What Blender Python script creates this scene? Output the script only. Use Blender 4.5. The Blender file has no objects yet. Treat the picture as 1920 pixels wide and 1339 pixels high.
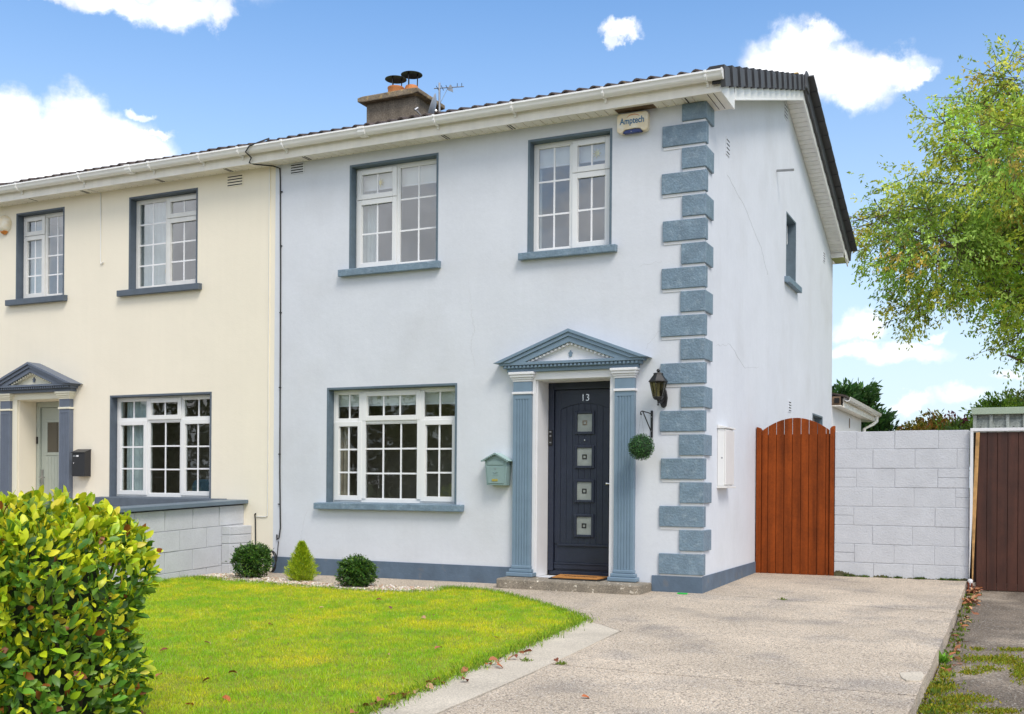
import bpy, math, random
import numpy as np
from mathutils import Vector, Matrix
random.seed(7); rng = np.random.default_rng(7)
S = bpy.context.scene
COL = S.collection
R = math.radians

# ------------------------------------------------------------------ camera
YAW = R(25.42); ROLL = .0075
Fw = Vector((-math.sin(YAW), math.cos(YAW), 0)); Rt = Vector((math.cos(YAW), math.sin(YAW), 0)); Up = Vector((0, 0, 1))
Xc = Rt * math.cos(ROLL) + Up * math.sin(ROLL); Yc = -Rt * math.sin(ROLL) + Up * math.cos(ROLL)
CAM = Vector((2.78872, -10.30015, 1.08279))
cd = bpy.data.cameras.new('camera'); co = bpy.data.objects.new('camera', cd); COL.objects.link(co)
m = Matrix.Identity(4)
for i in range(3):
    m[i][0] = Xc[i]; m[i][1] = Yc[i]; m[i][2] = -Fw[i]; m[i][3] = CAM[i]
co.matrix_world = m
cd.sensor_width = 36; cd.lens = 1987 / 1920 * 36; cd.shift_y = (905.4 - 669.5) / 1920
cd.clip_start = .05; cd.clip_end = 3000
S.camera = co

# ------------------------------------------------------------------ sky, sun, exposure
SUN_AZ = R(132)      # clockwise from +y (into the picture); the sun stands behind the camera to the right
SUN_EL = R(50)
S.view_settings.view_transform = 'Standard'; S.view_settings.look = 'None'
S.view_settings.gamma = 1; S.view_settings.use_curve_mapping = False
S.view_settings.exposure = 0.60
sd = bpy.data.lights.new('sun', 'SUN'); sd.energy = 1.5; sd.angle = R(20); sd.color = (1, .93, .83)
so = bpy.data.objects.new('sun', sd); COL.objects.link(so)
dsun = Vector((math.sin(SUN_AZ) * math.cos(SUN_EL), math.cos(SUN_AZ) * math.cos(SUN_EL), math.sin(SUN_EL)))
so.rotation_euler = (-dsun).to_track_quat('-Z', 'Y').to_euler()
so.location = (5, -12, 20)

W = bpy.data.worlds.new('World'); S.world = W; W.use_nodes = True
nt = W.node_tree; nt.nodes.clear()
def N(t, **k):
    n = nt.nodes.new(t)
    for a, b in k.items(): setattr(n, a, b)
    return n
def wl(a, b): nt.links.new(a, b)
def wmath(op, a, b=None, c=None, clamp=False):
    n = N('ShaderNodeMath', operation=op); n.use_clamp = clamp
    for i, v in enumerate((a, b, c)):
        if v is None: continue
        if isinstance(v, (int, float)): n.inputs[i].default_value = v
        else: wl(v, n.inputs[i])
    return n.outputs[0]
sky = N('ShaderNodeTexSky', sky_type='NISHITA'); sky.sun_disc = False
sky.sun_elevation = SUN_EL; sky.sun_rotation = SUN_AZ
sky.air_density = 1.0; sky.dust_density = .8; sky.ozone_density = 2.2; sky.altitude = 0
tc = N('ShaderNodeTexCoord'); sep = N('ShaderNodeSeparateXYZ'); wl(tc.outputs['Generated'], sep.inputs[0])
X, Y, Z = sep.outputs
az = wmath('ARCTAN2', X, Y); el = wmath('ARCSINE', Z)
comb = N('ShaderNodeCombineXYZ'); wl(az, comb.inputs[0]); wl(el, comb.inputs[1])
def dist_noise(scale, amt, det=5):
    n = N('ShaderNodeTexNoise'); n.inputs['Scale'].default_value = scale; n.inputs['Detail'].default_value = det; n.inputs['Roughness'].default_value = .6
    wl(comb.outputs[0], n.inputs['Vector'])
    s = N('ShaderNodeVectorMath', operation='SUBTRACT'); wl(n.outputs['Color'], s.inputs[0]); s.inputs[1].default_value = (.5, .5, .5)
    k = N('ShaderNodeVectorMath', operation='SCALE'); wl(s.outputs[0], k.inputs[0]); k.inputs['Scale'].default_value = amt
    return k.outputs[0]
add = N('ShaderNodeVectorMath', operation='ADD'); wl(comb.outputs[0], add.inputs[0]); wl(dist_noise(15, .075, 9), add.inputs[1])
flat = N('ShaderNodeVectorMath', operation='MULTIPLY'); wl(add.outputs[0], flat.inputs[0]); flat.inputs[1].default_value = (1, 1, 0)
# cloud banks: azimuth, elevation, half width, half height (radians), density
CLOUDS = [(-0.8709,0.2719,0.0791,0.0318,1.00),
 (-0.8329,0.3000,0.0302,0.0233,1.00),
 (-0.7978,0.2847,0.0376,0.0239,1.00),
 (-0.8876,0.2907,0.0287,0.0208,1.00),
 (-0.8497,0.2551,0.0891,0.0259,1.00),
 (-0.8790,0.2495,0.0496,0.0257,1.00),
 (-0.7711,0.2997,0.0126,0.0039,0.85),
 (-0.7802,0.3147,0.0099,0.0043,0.60),
 (-0.7618,0.2671,0.0182,0.0071,0.80),
 (-0.8119,0.3977,0.0525,0.0128,0.90),
 (-0.7537,0.3994,0.0411,0.0146,0.90),
 (-0.7167,0.3933,0.0131,0.0107,0.80),
 (-0.8550,0.3970,0.0254,0.0086,0.80),
 (-0.7945,0.4259,0.1151,0.0235,0.90),
 (-0.3405,0.4002,0.0149,0.0072,0.90),
 (-0.3464,0.3935,0.0050,0.0060,0.70),
 (-0.1905,0.3692,0.0448,0.0220,1.00),
 (-0.1484,0.3508,0.0483,0.0212,1.00),
 (-0.1076,0.3560,0.0381,0.0125,0.95),
 (-0.0809,0.3501,0.0167,0.0066,0.90),
 (-0.2095,0.3707,0.0238,0.0085,0.90),
 (-0.1672,0.3799,0.0233,0.0104,1.00),
 (-0.1276,0.1427,0.0218,0.0122,0.80),
 (-0.0991,0.1168,0.0392,0.0112,0.85),
 (-0.1238,0.1190,0.0204,0.0104,0.80),
 (-0.0661,0.1299,0.0109,0.0037,0.50),
 (-0.0854,0.0696,0.0150,0.0066,0.60),
 (-0.0421,0.0785,0.0192,0.0092,0.60),
 (-0.0506,0.0741,0.0215,0.0065,0.50),
 (-0.0045,0.0983,0.0140,0.0054,0.55)]
cm = None
for a, e, ra, re, k in CLOUDS:
    s1 = N('ShaderNodeVectorMath', operation='SUBTRACT'); wl(flat.outputs[0], s1.inputs[0]); s1.inputs[1].default_value = (a, e, 0)
    s2 = N('ShaderNodeVectorMath', operation='MULTIPLY'); wl(s1.outputs[0], s2.inputs[0]); s2.inputs[1].default_value = (1 / ra, 1 / re, 0)
    ln = N('ShaderNodeVectorMath', operation='LENGTH'); wl(s2.outputs[0], ln.inputs[0])
    mr = N('ShaderNodeMapRange', interpolation_type='SMOOTHSTEP'); wl(ln.outputs['Value'], mr.inputs[0])
    mr.inputs[1].default_value = 1.32; mr.inputs[2].default_value = .50; mr.inputs[3].default_value = 0; mr.inputs[4].default_value = k
    cm = mr.outputs[0] if cm is None else wmath('MAXIMUM', cm, mr.outputs[0])
# the same broken cloud goes on all round, outside the directions above
dom = N('ShaderNodeVectorMath', operation='MULTIPLY'); wl(tc.outputs['Generated'], dom.inputs[0]); dom.inputs[1].default_value = (1, 1, 2.2)
n2 = N('ShaderNodeTexNoise'); n2.inputs['Scale'].default_value = 2.6; n2.inputs['Detail'].default_value = 8; n2.inputs['Roughness'].default_value = .58
wl(dom.outputs[0], n2.inputs['Vector'])
mr2 = N('ShaderNodeMapRange', interpolation_type='SMOOTHSTEP'); wl(n2.outputs['Fac'], mr2.inputs[0])
mr2.inputs[1].default_value = .40; mr2.inputs[2].default_value = .56; mr2.inputs[3].default_value = 0; mr2.inputs[4].default_value = .9
dt = N('ShaderNodeVectorMath', operation='DOT_PRODUCT'); wl(tc.outputs['Generated'], dt.inputs[0]); dt.inputs[1].default_value = tuple((Fw + Up * .25).normalized())
mr3 = N('ShaderNodeMapRange', interpolation_type='SMOOTHSTEP'); wl(dt.outputs['Value'], mr3.inputs[0])
mr3.inputs[1].default_value = .84; mr3.inputs[2].default_value = .70; mr3.inputs[3].default_value = 0; mr3.inputs[4].default_value = 1
far = wmath('MULTIPLY', mr2.outputs[0], mr3.outputs[0])
cm = wmath('MAXIMUM', cm, far)
# pale veil towards the horizon
veil = N('ShaderNodeMapRange', interpolation_type='SMOOTHSTEP'); wl(el, veil.inputs[0])
veil.inputs[1].default_value = .50; veil.inputs[2].default_value = -.06; veil.inputs[3].default_value = .0; veil.inputs[4].default_value = .9
bgs = N('ShaderNodeBackground'); bgs.inputs['Strength'].default_value = .15
hs = N('ShaderNodeHueSaturation'); hs.inputs['Saturation'].default_value = 1.18; hs.inputs['Value'].default_value = 1.0
wl(sky.outputs[0], hs.inputs['Color']); wl(hs.outputs[0], bgs.inputs['Color'])
bgv = N('ShaderNodeBackground'); bgv.inputs['Color'].default_value = (.50, .59, .69, 1); bgv.inputs['Strength'].default_value = 1.0
bgc = N('ShaderNodeBackground'); bgc.inputs['Color'].default_value = (.96, .97, 1, 1); bgc.inputs['Strength'].default_value = .92
n3 = N('ShaderNodeTexNoise'); n3.inputs['Scale'].default_value = 22; n3.inputs['Detail'].default_value = 6; wl(comb.outputs[0], n3.inputs['Vector'])
mr4 = N('ShaderNodeMapRange'); wl(n3.outputs['Fac'], mr4.inputs[0]); mr4.inputs[1].default_value = .35; mr4.inputs[2].default_value = .62; mr4.inputs[3].default_value = .76; mr4.inputs[4].default_value = 1.0; wl(mr4.outputs[0], bgc.inputs['Strength'])
mx0 = N('ShaderNodeMixShader'); wl(veil.outputs[0], mx0.inputs[0]); wl(bgs.outputs[0], mx0.inputs[1]); wl(bgv.outputs[0], mx0.inputs[2])
mx = N('ShaderNodeMixShader'); wl(cm, mx.inputs[0]); wl(mx0.outputs[0], mx.inputs[1]); wl(bgc.outputs[0], mx.inputs[2])
wo = N('ShaderNodeOutputWorld'); wl(mx.outputs[0], wo.inputs['Surface'])

# ------------------------------------------------------------------ materials
def mat(name, col, rough=.6, var=0., vs=2., fine=0., fs=60., bump=0., bs=60., bump2=0., bs2=6., metal=0., col2=None, m2=(.5, .6), ms=3., spec=.5, tint=False, transl=0., streak=0., det=4, spk=0., ss=60., spc=(.1, .1, .1), lightspk=0.):
    M = bpy.data.materials.new(name); M.use_nodes = True
    t = M.node_tree; b = t.nodes['Principled BSDF']; L = t.links.new
    b.inputs['Roughness'].default_value = rough; b.inputs['Metallic'].default_value = metal; b.inputs['Specular IOR Level'].default_value = spec
    g = t.nodes.new('ShaderNodeNewGeometry'); P = g.outputs['Position']
    def noise(sc, d=det, vec=None, r=.55):
        n = t.nodes.new('ShaderNodeTexNoise'); n.inputs['Scale'].default_value = sc; n.inputs['Detail'].default_value = d; n.inputs['Roughness'].default_value = r
        L(vec or P, n.inputs['Vector']); return n.outputs['Fac']
    rgb = t.nodes.new('ShaderNodeRGB'); rgb.outputs[0].default_value = (*col, 1); c = rgb.outputs[0]
    def mixc(f, a, bb, mode='MIX'):
        n = t.nodes.new('ShaderNodeMix'); n.data_type = 'RGBA'; n.blend_type = mode
        if isinstance(f, float): n.inputs[0].default_value = f
        else: L(f, n.inputs[0])
        L(a, n.inputs[6])
        if isinstance(bb, tuple): n.inputs[7].default_value = (*bb, 1)
        else: L(bb, n.inputs[7])
        return n.outputs[2]
    def rng_(f, a, bb, lo, hi):
        n = t.nodes.new('ShaderNodeMapRange'); L(f, n.inputs[0]); n.inputs[1].default_value = a; n.inputs[2].default_value = bb
        n.inputs[3].default_value = lo; n.inputs[4].default_value = hi; return n.outputs[0]
    def mulf(c, f):
        n = t.nodes.new('ShaderNodeVectorMath'); n.operation = 'SCALE'; L(c, n.inputs[0]); L(f, n.inputs['Scale']); return n.outputs[0]
    if col2: c = mixc(rng_(noise(ms, 6), m2[0], m2[1], 0, 1), c, col2)
    if tint:
        a = t.nodes.new('ShaderNodeAttribute'); a.attribute_name = 'tint'; c = mixc(1.0, c, a.outputs['Color'], 'MULTIPLY')
    if var: c = mulf(c, rng_(noise(vs), .3, .7, 1 - var, 1 + var))
    if fine: c = mulf(c, rng_(noise(fs, 2, r=.7), .35, .65, 1 - fine, 1 + fine))
    if spk: c = mixc(rng_(noise(ss, 2, r=.6), .585, .64, 0, spk), c, spc)
    if lightspk: c = mixc(rng_(noise(ss * 1.3, 2, r=.6), .40, .35, 0, lightspk), c, (.72, .68, .60))
    if streak:
        mp = t.nodes.new('ShaderNodeMapping'); L(P, mp.inputs[0]); mp.inputs['Scale'].default_value = (9, 9, .5)
        c = mulf(c, rng_(noise(1.3, 5, mp.outputs[0]), .35, .7, 1 + streak * .4, 1 - streak))
    L(c, b.inputs['Base Color'])
    if bump or bump2:
        bp = t.nodes.new('ShaderNodeBump'); bp.inputs['Distance'].default_value = 1
        mt = t.nodes.new('ShaderNodeMath'); mt.operation = 'MULTIPLY'; L(noise(bs, 4), mt.inputs[0]); mt.inputs[1].default_value = bump
        h = mt.outputs[0]
        if bump2:
            m3 = t.nodes.new('ShaderNodeMath'); m3.operation = 'MULTIPLY_ADD'; L(noise(bs2, 3), m3.inputs[0]); m3.inputs[1].default_value = bump2; L(h, m3.inputs[2]); h = m3.outputs[0]
        L(h, bp.inputs['Height']); L(bp.outputs[0], b.inputs['Normal'])
    if transl:
        tr = t.nodes.new('ShaderNodeBsdfTranslucent'); L(c, tr.inputs['Color']); ms_ = t.nodes.new('ShaderNodeMixShader'); ms_.inputs[0].default_value = transl
        L(b.outputs[0], ms_.inputs[1]); L(tr.outputs[0], ms_.inputs[2]); L(ms_.outputs[0], t.nodes['Material Output'].inputs['Surface'])
    return M
def glassmat(name, tintc=(.9, .95, .95), ior=1.5, rough=0., boost=1.0):
    M = bpy.data.materials.new(name); M.use_nodes = True; t = M.node_tree; t.nodes.clear(); L = t.links.new
    fr = t.nodes.new('ShaderNodeFresnel'); fr.inputs[0].default_value = ior
    k = t.nodes.new('ShaderNodeMath'); k.operation = 'MULTIPLY'; k.use_clamp = True; L(fr.outputs[0], k.inputs[0]); k.inputs[1].default_value = boost
    gg = t.nodes.new('ShaderNodeNewGeometry'); iv = t.nodes.new('ShaderNodeMath'); iv.operation = 'SUBTRACT'; iv.inputs[0].default_value = 1; L(gg.outputs['Backfacing'], iv.inputs[1])
    kk = t.nodes.new('ShaderNodeMath'); kk.operation = 'MULTIPLY'; L(k.outputs[0], kk.inputs[0]); L(iv.outputs[0], kk.inputs[1])
    gl = t.nodes.new('ShaderNodeBsdfGlossy'); gl.inputs['Roughness'].default_value = rough
    nz = t.nodes.new('ShaderNodeTexNoise'); nz.inputs['Scale'].default_value = 2.2; g = t.nodes.new('ShaderNodeNewGeometry'); L(g.outputs['Position'], nz.inputs['Vector'])
    bp = t.nodes.new('ShaderNodeBump'); bp.inputs['Distance'].default_value = .003; L(nz.outputs['Fac'], bp.inputs['Height']); L(bp.outputs[0], gl.inputs['Normal'])
    tr = t.nodes.new('ShaderNodeBsdfTransparent'); tr.inputs['Color'].default_value = (*tintc, 1)
    mx = t.nodes.new('ShaderNodeMixShader'); L(kk.outputs[0], mx.inputs[0]); L(tr.outputs[0], mx.inputs[1]); L(gl.outputs[0], mx.inputs[2])
    o = t.nodes.new('ShaderNodeOutputMaterial'); L(mx.outputs[0], o.inputs[0]); return M

PALE = mat('pale_grey_render', (.665, .69, .73), .85, var=.03, vs=1.6, fine=.012, fs=22, bump=.0012, bs=40, bump2=.008, col2=(.60, .615, .635), m2=(.50, .85), ms=1.1, bs2=2.4, streak=.012)
CREAM = mat('cream_render', (.86, .79, .64), .85, var=.022, vs=1.0, bump=.0012, bs=45, bump2=.006, bs2=2.4, streak=.012)
SLATE = mat('slate_blue_paint', (.165, .238, .30), .5, var=.14, vs=7, fine=.10, fs=70, bump=.009, bs=45, col2=(.235, .31, .37), m2=(.52, .72), ms=16)
SLATE2 = mat('dark_slate_paint', (.115, .145, .185), .6, var=.08, vs=6, bump=.003, bs=30)
PLINTH = mat('plinth_paint', (.10, .145, .20), .6, var=.16, vs=5, bump=.004, bs=30, col2=(.16, .17, .18), m2=(.6, .75), ms=7)
SURR = mat('surround_paint', (.175, .255, .33), .45, var=.06, vs=8, bump=.0006, bs=60)
NSURR = mat('neighbour_surround_paint', (.125, .15, .195), .5, var=.06, vs=8, bump=.0006, bs=60)
NREV = mat('neighbour_reveal_paint', (.095, .12, .15), .6, var=.1, vs=9, bump=.003, bs=35)
WHITE = mat('white_upvc', (.80, .80, .78), .28, var=.02, vs=3)
WHITEB = mat('white_bars', (.86, .86, .86), .3)
NWHITE = mat('aged_upvc', (.74, .73, .69), .35, var=.05, vs=7)
PVC = mat('cream_white_pvc', (.86, .82, .73), .35, var=.05, vs=3, streak=.06)
GUT = mat('gutter_pvc', (.88, .87, .84), .22, var=.03, vs=4)
BARGE = mat('white_barge', (.84, .83, .79), .35, var=.04, vs=3, streak=.08)
WPAINT = mat('white_paint', (.76, .76, .77), .6, var=.03, vs=6, bump=.001, bs=60)
DOORB = mat('navy_door', (.020, .027, .048), .42, var=.1, vs=8, bump=.0012, bs=70)
DOORG = mat('sage_door', (.40, .44, .38), .45, var=.03, vs=5)
TILE = mat('brown_concrete_tile', (.062, .045, .038), .85, var=.45, vs=9, fine=.25, fs=50, bump=.004, bs=60, col2=(.17, .13, .08), m2=(.62, .72), ms=11)
VERGE = mat('dark_verge', (.062, .064, .070), .6, var=.12, vs=4, fine=.05, fs=90)
BLACK = mat('black_metal', (.012, .012, .013), .4, bump=.0005, bs=150)
CABLE = mat('black_cable', (.015, .015, .015), .5)
DARK = mat('dark_void', (.01, .01, .01), .9)
CONC = mat('step_concrete', (.25, .215, .165), .9, var=.2, vs=6, fine=.3, fs=70, bump=.006, bs=60, col2=(.60, .55, .45), m2=(.60, .64), ms=28)
CHIM = mat('chimney_render', (.20, .165, .125), .95, var=.25, vs=5, fine=.35, fs=55, bump=.008, bs=60, streak=.25)
CHCAP = mat('chimney_cap_stone', (.24, .19, .13), .95, var=.3, vs=8, fine=.3, fs=60, bump=.008, bs=50, col2=(.42, .30, .14), m2=(.55, .65), ms=12)
POT = mat('terracotta', (.55, .21, .07), .8, var=.15, vs=9, fine=.1, fs=60)
STEEL = mat('galvanised', (.35, .36, .37), .4, metal=.8, var=.15, vs=10)
DISH = mat('grey_dish', (.33, .36, .40), .4)
GLASS = glassmat('window_glass', (.92, .95, .95), 1.55, boost=2.4)
GLASSU = glassmat('upper_window_glass', (.95, .97, .98), 1.55, boost=5.0)
FROST = mat('frosted_glass', (.30, .33, .31), .25, var=.15, vs=12)
LGLASS = glassmat('lantern_glass', (.62, .60, .48), 1.4)
ROOM = mat('room_wall', (.48, .42, .32), .9, var=.1, vs=1)
ROOMU = mat('upper_room_sky_tint', (.66, .77, .86), .9)  # sky reflection of the upper panes put into the room colour as pale blue
SHEER = mat('sheer_curtain', (.72, .80, .80), .9, var=.05, vs=12, transl=.3)
BEIGEC = mat('beige_curtain', (.50, .43, .34), .9, var=.08, vs=12)
BLIND = mat('roller_blind', (.80, .80, .76), .8)
GATE = mat('stained_gate_timber', (.235, .048, .006), .75, spec=.2, var=.15, vs=5, streak=.42, fine=.08, fs=40, bump=.001, bs=60)
BROWN = mat('brown_shiplap', (.072, .024, .013), .5, var=.2, vs=5, streak=.4, bump=.001, bs=60, fine=.06, fs=60)
RAW = mat('weathered_pine', (.50, .28, .10), .7, var=.3, vs=14, streak=.3)
BLOCK = mat('painted_block', (.56, .575, .60), .85, var=.05, vs=5, fine=.03, fs=50, bump=.005, bs=60, col2=(.46, .47, .48), m2=(.64, .74), ms=30)
MORTAR = mat('painted_mortar', (.47, .48, .50), .9, var=.15, vs=18, bump=.004, bs=60)
COPE = mat('coping_paint', (.13, .175, .215), .5, var=.08, vs=5, bump=.002, bs=40)
DRIVE = mat('exposed_concrete', (.50, .415, .315), .9, var=.20, vs=1.0, fine=.55, fs=110, bump=.004, bs=120, col2=(.25, .225, .20), m2=(.50, .78), ms=1.6, det=7, spk=.8, ss=48, spc=(.15, .125, .11), lightspk=.6)
STRIP = mat('smooth_concrete', (.54, .48, .385), .9, var=.12, vs=2.5, fine=.2, fs=90, spk=.35, ss=60, spc=(.25, .22, .18), bump=.002, bs=90)
NDRIVE = mat('mossy_concrete', (.15, .118, .085), .9, spk=.5, ss=45, spc=(.05, .045, .04), lightspk=.4, var=.3, vs=3, fine=.5, fs=80, bump=.006, bs=70, col2=(.34, .28, .21), m2=(.50, .72), ms=.9)
SOIL = mat('soil', (.05, .036, .024), .95, var=.3, vs=20, bump=.01, bs=40)
LAWNB = mat('lawn_base', (.24, .25, .02), .95, var=.3, vs=8, fine=.4, fs=70, bump=.01, bs=60)
GRASS = mat('grass_blade', (1, 1, 1), .6, tint=True, transl=.35, spec=.3)
LEAFM = mat('laurel_leaf', (1, 1, 1), .42, tint=True, transl=.22, spec=.5)
LEAFT = mat('tree_leaf', (1, 1, 1), .55, tint=True, transl=.3, spec=.3)
LEAFS = mat('small_leaf', (1, 1, 1), .45, tint=True, transl=.2, spec=.4)
TWIG = mat('twig_bark', (.085, .055, .035), .9, var=.3, vs=20)
BARK = mat('bark', (.16, .115, .075), .9, var=.3, vs=12, bump=.01, bs=30)
PEB = mat('gravel_stone', (1, 1, 1), .75, tint=True, bump=.002, bs=80)
DEAD = mat('dead_leaf', (1, 1, 1), .7, tint=True)
MAILG = mat('sage_metal', (.235, .335, .325), .35, var=.05, vs=9)
MAILB = mat('black_box', (.022, .022, .025), .4)
BRASS = mat('brass', (.62, .50, .12), .3, metal=.6)
CHROME = mat('chrome', (.75, .75, .74), .18, metal=1)
ALARM = mat('yellowed_plastic', (.78, .66, .44), .35, var=.08, vs=10, col2=(.82, .76, .62), m2=(.4, .6), ms=9)
NAVY = mat('navy_lens', (.015, .03, .14), .2)
TXTB = mat('blue_print', (.02, .14, .28), .5)
TXTO = mat('orange_print', (.65, .22, .03), .5)
COIR = mat('coir_mat', (.46, .20, .045), .95, var=.15, vs=20, bump=.004, bs=120)
RUBBER = mat('black_rubber', (.01, .01, .01), .7)
SHEDW = mat('shed_concrete', (.33, .36, .33), .85, var=.2, vs=8, fine=.25, fs=50, streak=.2)
SHEDT = mat('shed_trim', (.36, .44, .33), .6, var=.05)
TIMB = mat('old_timber', (.18, .12, .075), .9, var=.3, vs=12, streak=.3)
ALGAE = mat('algae_soffit', (.42, .45, .18), .6, var=.2, vs=8)
ROAD = mat('asphalt', (.055, .055, .057), .9, var=.1, vs=2, fine=.3, fs=90, bump=.005, bs=90)
PAVE = mat('pavement', (.34, .32, .29), .9, var=.1, vs=2, fine=.2, fs=80)
FIELD = mat('rough_ground', (.09, .12, .035), .95, var=.3, vs=.4)
GREENP = mat('green_plastic', (.02, .55, .05), .35)
CREAMW = mat('tympanum_cream', (.80, .76, .60), .6)
BRICKH = mat('far_render', (.55, .50, .42), .9, var=.08, vs=1)
CRACK = mat('crack_line', (.47, .47, .48), .95)  # grey of the hairline cracks in the render
WIPE = mat('lichen_ridge', (.55, .36, .10), .95, var=.3, vs=20)

# ------------------------------------------------------------------ mesh helpers
class MB:
    def __init__(s): s.v = []; s.f = []; s.mi = []
    def add(s, vs, fs, k=0):
        n = len(s.v); s.v += [tuple(map(float, p)) for p in vs]; s.f += [tuple(i + n for i in f) for f in fs]; s.mi += [k] * len(fs); return s
    def box(s, x0, x1, y0, y1, z0, z1, k=0):
        v = [(x0, y0, z0), (x1, y0, z0), (x1, y1, z0), (x0, y1, z0), (x0, y0, z1), (x1, y0, z1), (x1, y1, z1), (x0, y1, z1)]
        return s.add(v, [(0, 3, 2, 1), (4, 5, 6, 7), (0, 1, 5, 4), (1, 2, 6, 5), (2, 3, 7, 6), (3, 0, 4, 7)], k)
    def prism(s, poly, axis, a, b, k=0):
        """poly in the two other axes, in order; axis 'x': poly=(y,z); 'y': (x,z); 'z': (x,y)"""
        n = len(poly)
        def P(p, t): return {'x': (t, p[0], p[1]), 'y': (p[0], t, p[1]), 'z': (p[0], p[1], t)}[axis]
        v = [P(p, a) for p in poly] + [P(p, b) for p in poly]
        f = [tuple(range(n)), tuple(range(2 * n - 1, n - 1, -1))] + [(i, i + n, (i + 1) % n + n, (i + 1) % n) for i in range(n)]
        return s.add(v, f, k)
    def tube(s, pts, r, seg=8, k=0, cap=True):
        pts = [Vector(p) for p in pts]; rr = r if isinstance(r, (list, tuple)) else [r] * len(pts)
        v = []; f = []; up = None
        for i, p in enumerate(pts):
            d = (pts[min(i + 1, len(pts) - 1)] - pts[max(i - 1, 0)]).normalized()
            if up is None: up = d.orthogonal().normalized()
            up = (up - d * up.dot(d)); up = up.normalized() if up.length > 1e-6 else d.orthogonal().normalized()
            w = d.cross(up)
            for j in range(seg):
                a = 2 * math.pi * j / seg; v.append(p + (up * math.cos(a) + w * math.sin(a)) * rr[i])
        for i in range(len(pts) - 1):
            for j in range(seg):
                f.append((i * seg + j, i * seg + (j + 1) % seg, (i + 1) * seg + (j + 1) % seg, (i + 1) * seg + j))
        if cap: f.append(tuple(range(seg - 1, -1, -1))); f.append(tuple(range((len(pts) - 1) * seg, len(pts) * seg)))
        return s.add(v, f, k)
    def lathe(s, prof, c, seg=20, k=0, rot=0., axis='z'):
        v = []; f = []; n = len(prof)
        for r_, z in prof:
            for j in range(seg):
                a = 2 * math.pi * j / seg + rot
                if axis == 'z': v.append((c[0] + r_ * math.cos(a), c[1] + r_ * math.sin(a), c[2] + z))
                else: v.append((c[0] + r_ * math.cos(a), c[1] + z, c[2] + r_ * math.sin(a)))
        for i in range(n - 1):
            for j in range(seg): f.append((i * seg + j, i * seg + (j + 1) % seg, (i + 1) * seg + (j + 1) % seg, (i + 1) * seg + j))
        f.append(tuple(range(seg - 1, -1, -1))); f.append(tuple(range((n - 1) * seg, n * seg)))
        return s.add(v, f, k)
    def tf(s, fn): s.v = [tuple(fn(*p)) for p in s.v]; return s
    def mesh(s, name, mats, off=(0, 0, 0)):
        me = bpy.data.meshes.new(name)
        me.from_pydata([(a - off[0], b - off[1], c - off[2]) for a, b, c in s.v], [], s.f)
        for m_ in (mats if isinstance(mats, (list, tuple)) else [mats]): me.materials.append(m_)
        if any(s.mi): me.polygons.foreach_set('material_index', s.mi)
        me.validate(); me.update()
        import bmesh
        b = bmesh.new(); b.from_mesh(me); bmesh.ops.recalc_face_normals(b, faces=b.faces); b.to_mesh(me); b.free()
        return me
def wpos(o):
    p = Vector((0, 0, 0))
    while o is not None: p = p + o.location; o = o.parent
    return p
def link(name, me, parent=None, at=None):
    o = bpy.data.objects.new(name, me); COL.objects.link(o)
    if parent is not None: o.parent = parent
    if at is not None: o.location = Vector(at) - (wpos(parent) if parent is not None else Vector((0, 0, 0)))
    return o
def build(mb, name, mats, parent=None, bev=0., smooth=False, at=None):
    """mesh given in world coordinates; the object's origin is put at 'at' (or at the parent's origin)"""
    org = Vector(at) if at is not None else (wpos(parent) if parent is not None else Vector((0, 0, 0)))
    o = link(name, mb.mesh(name, mats, org), parent, org)
    fin(o, bev, smooth); return o
def fin(o, bev=0., smooth=False):
    if smooth:
        for p in o.data.polygons: p.use_smooth = True
        o.data.set_sharp_from_angle(angle=R(40))
    if bev:
        md = o.modifiers.new('edge', 'BEVEL'); md.width = bev; md.segments = 2; md.limit_method = 'ANGLE'; md.angle_limit = R(40)
def empty(name, loc): return link(name, None, None, loc)
def tag(o, label, cat=None, group=None, kind=None):
    if label: o['label'] = label
    if cat: o['category'] = cat
    if group: o['group'] = group
    if kind: o['kind'] = kind
    return o
def struct(o, label=None): o['kind'] = 'structure'; 
def gz(x, y): return .004 * x + .0135 * y
def B(x0, x1, y0, y1, z0, z1): return MB().box(x0, x1, y0, y1, z0, z1)
def text(s, name, size, loc, mat_, parent, ext=.004, align='CENTER', bold=0.):
    cu = bpy.data.curves.new(name, 'FONT'); cu.body = s; cu.size = size; cu.extrude = ext; cu.align_x = align; cu.align_y = 'CENTER'; cu.offset = bold
    cu.materials.append(mat_)
    tmp = bpy.data.objects.new(name + '_c', cu); COL.objects.link(tmp)
    me = bpy.data.meshes.new_from_object(tmp); bpy.data.objects.remove(tmp)
    me.name = name
    o = link(name, me, parent, loc); o.rotation_euler = (R(90), 0, 0); return o

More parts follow.
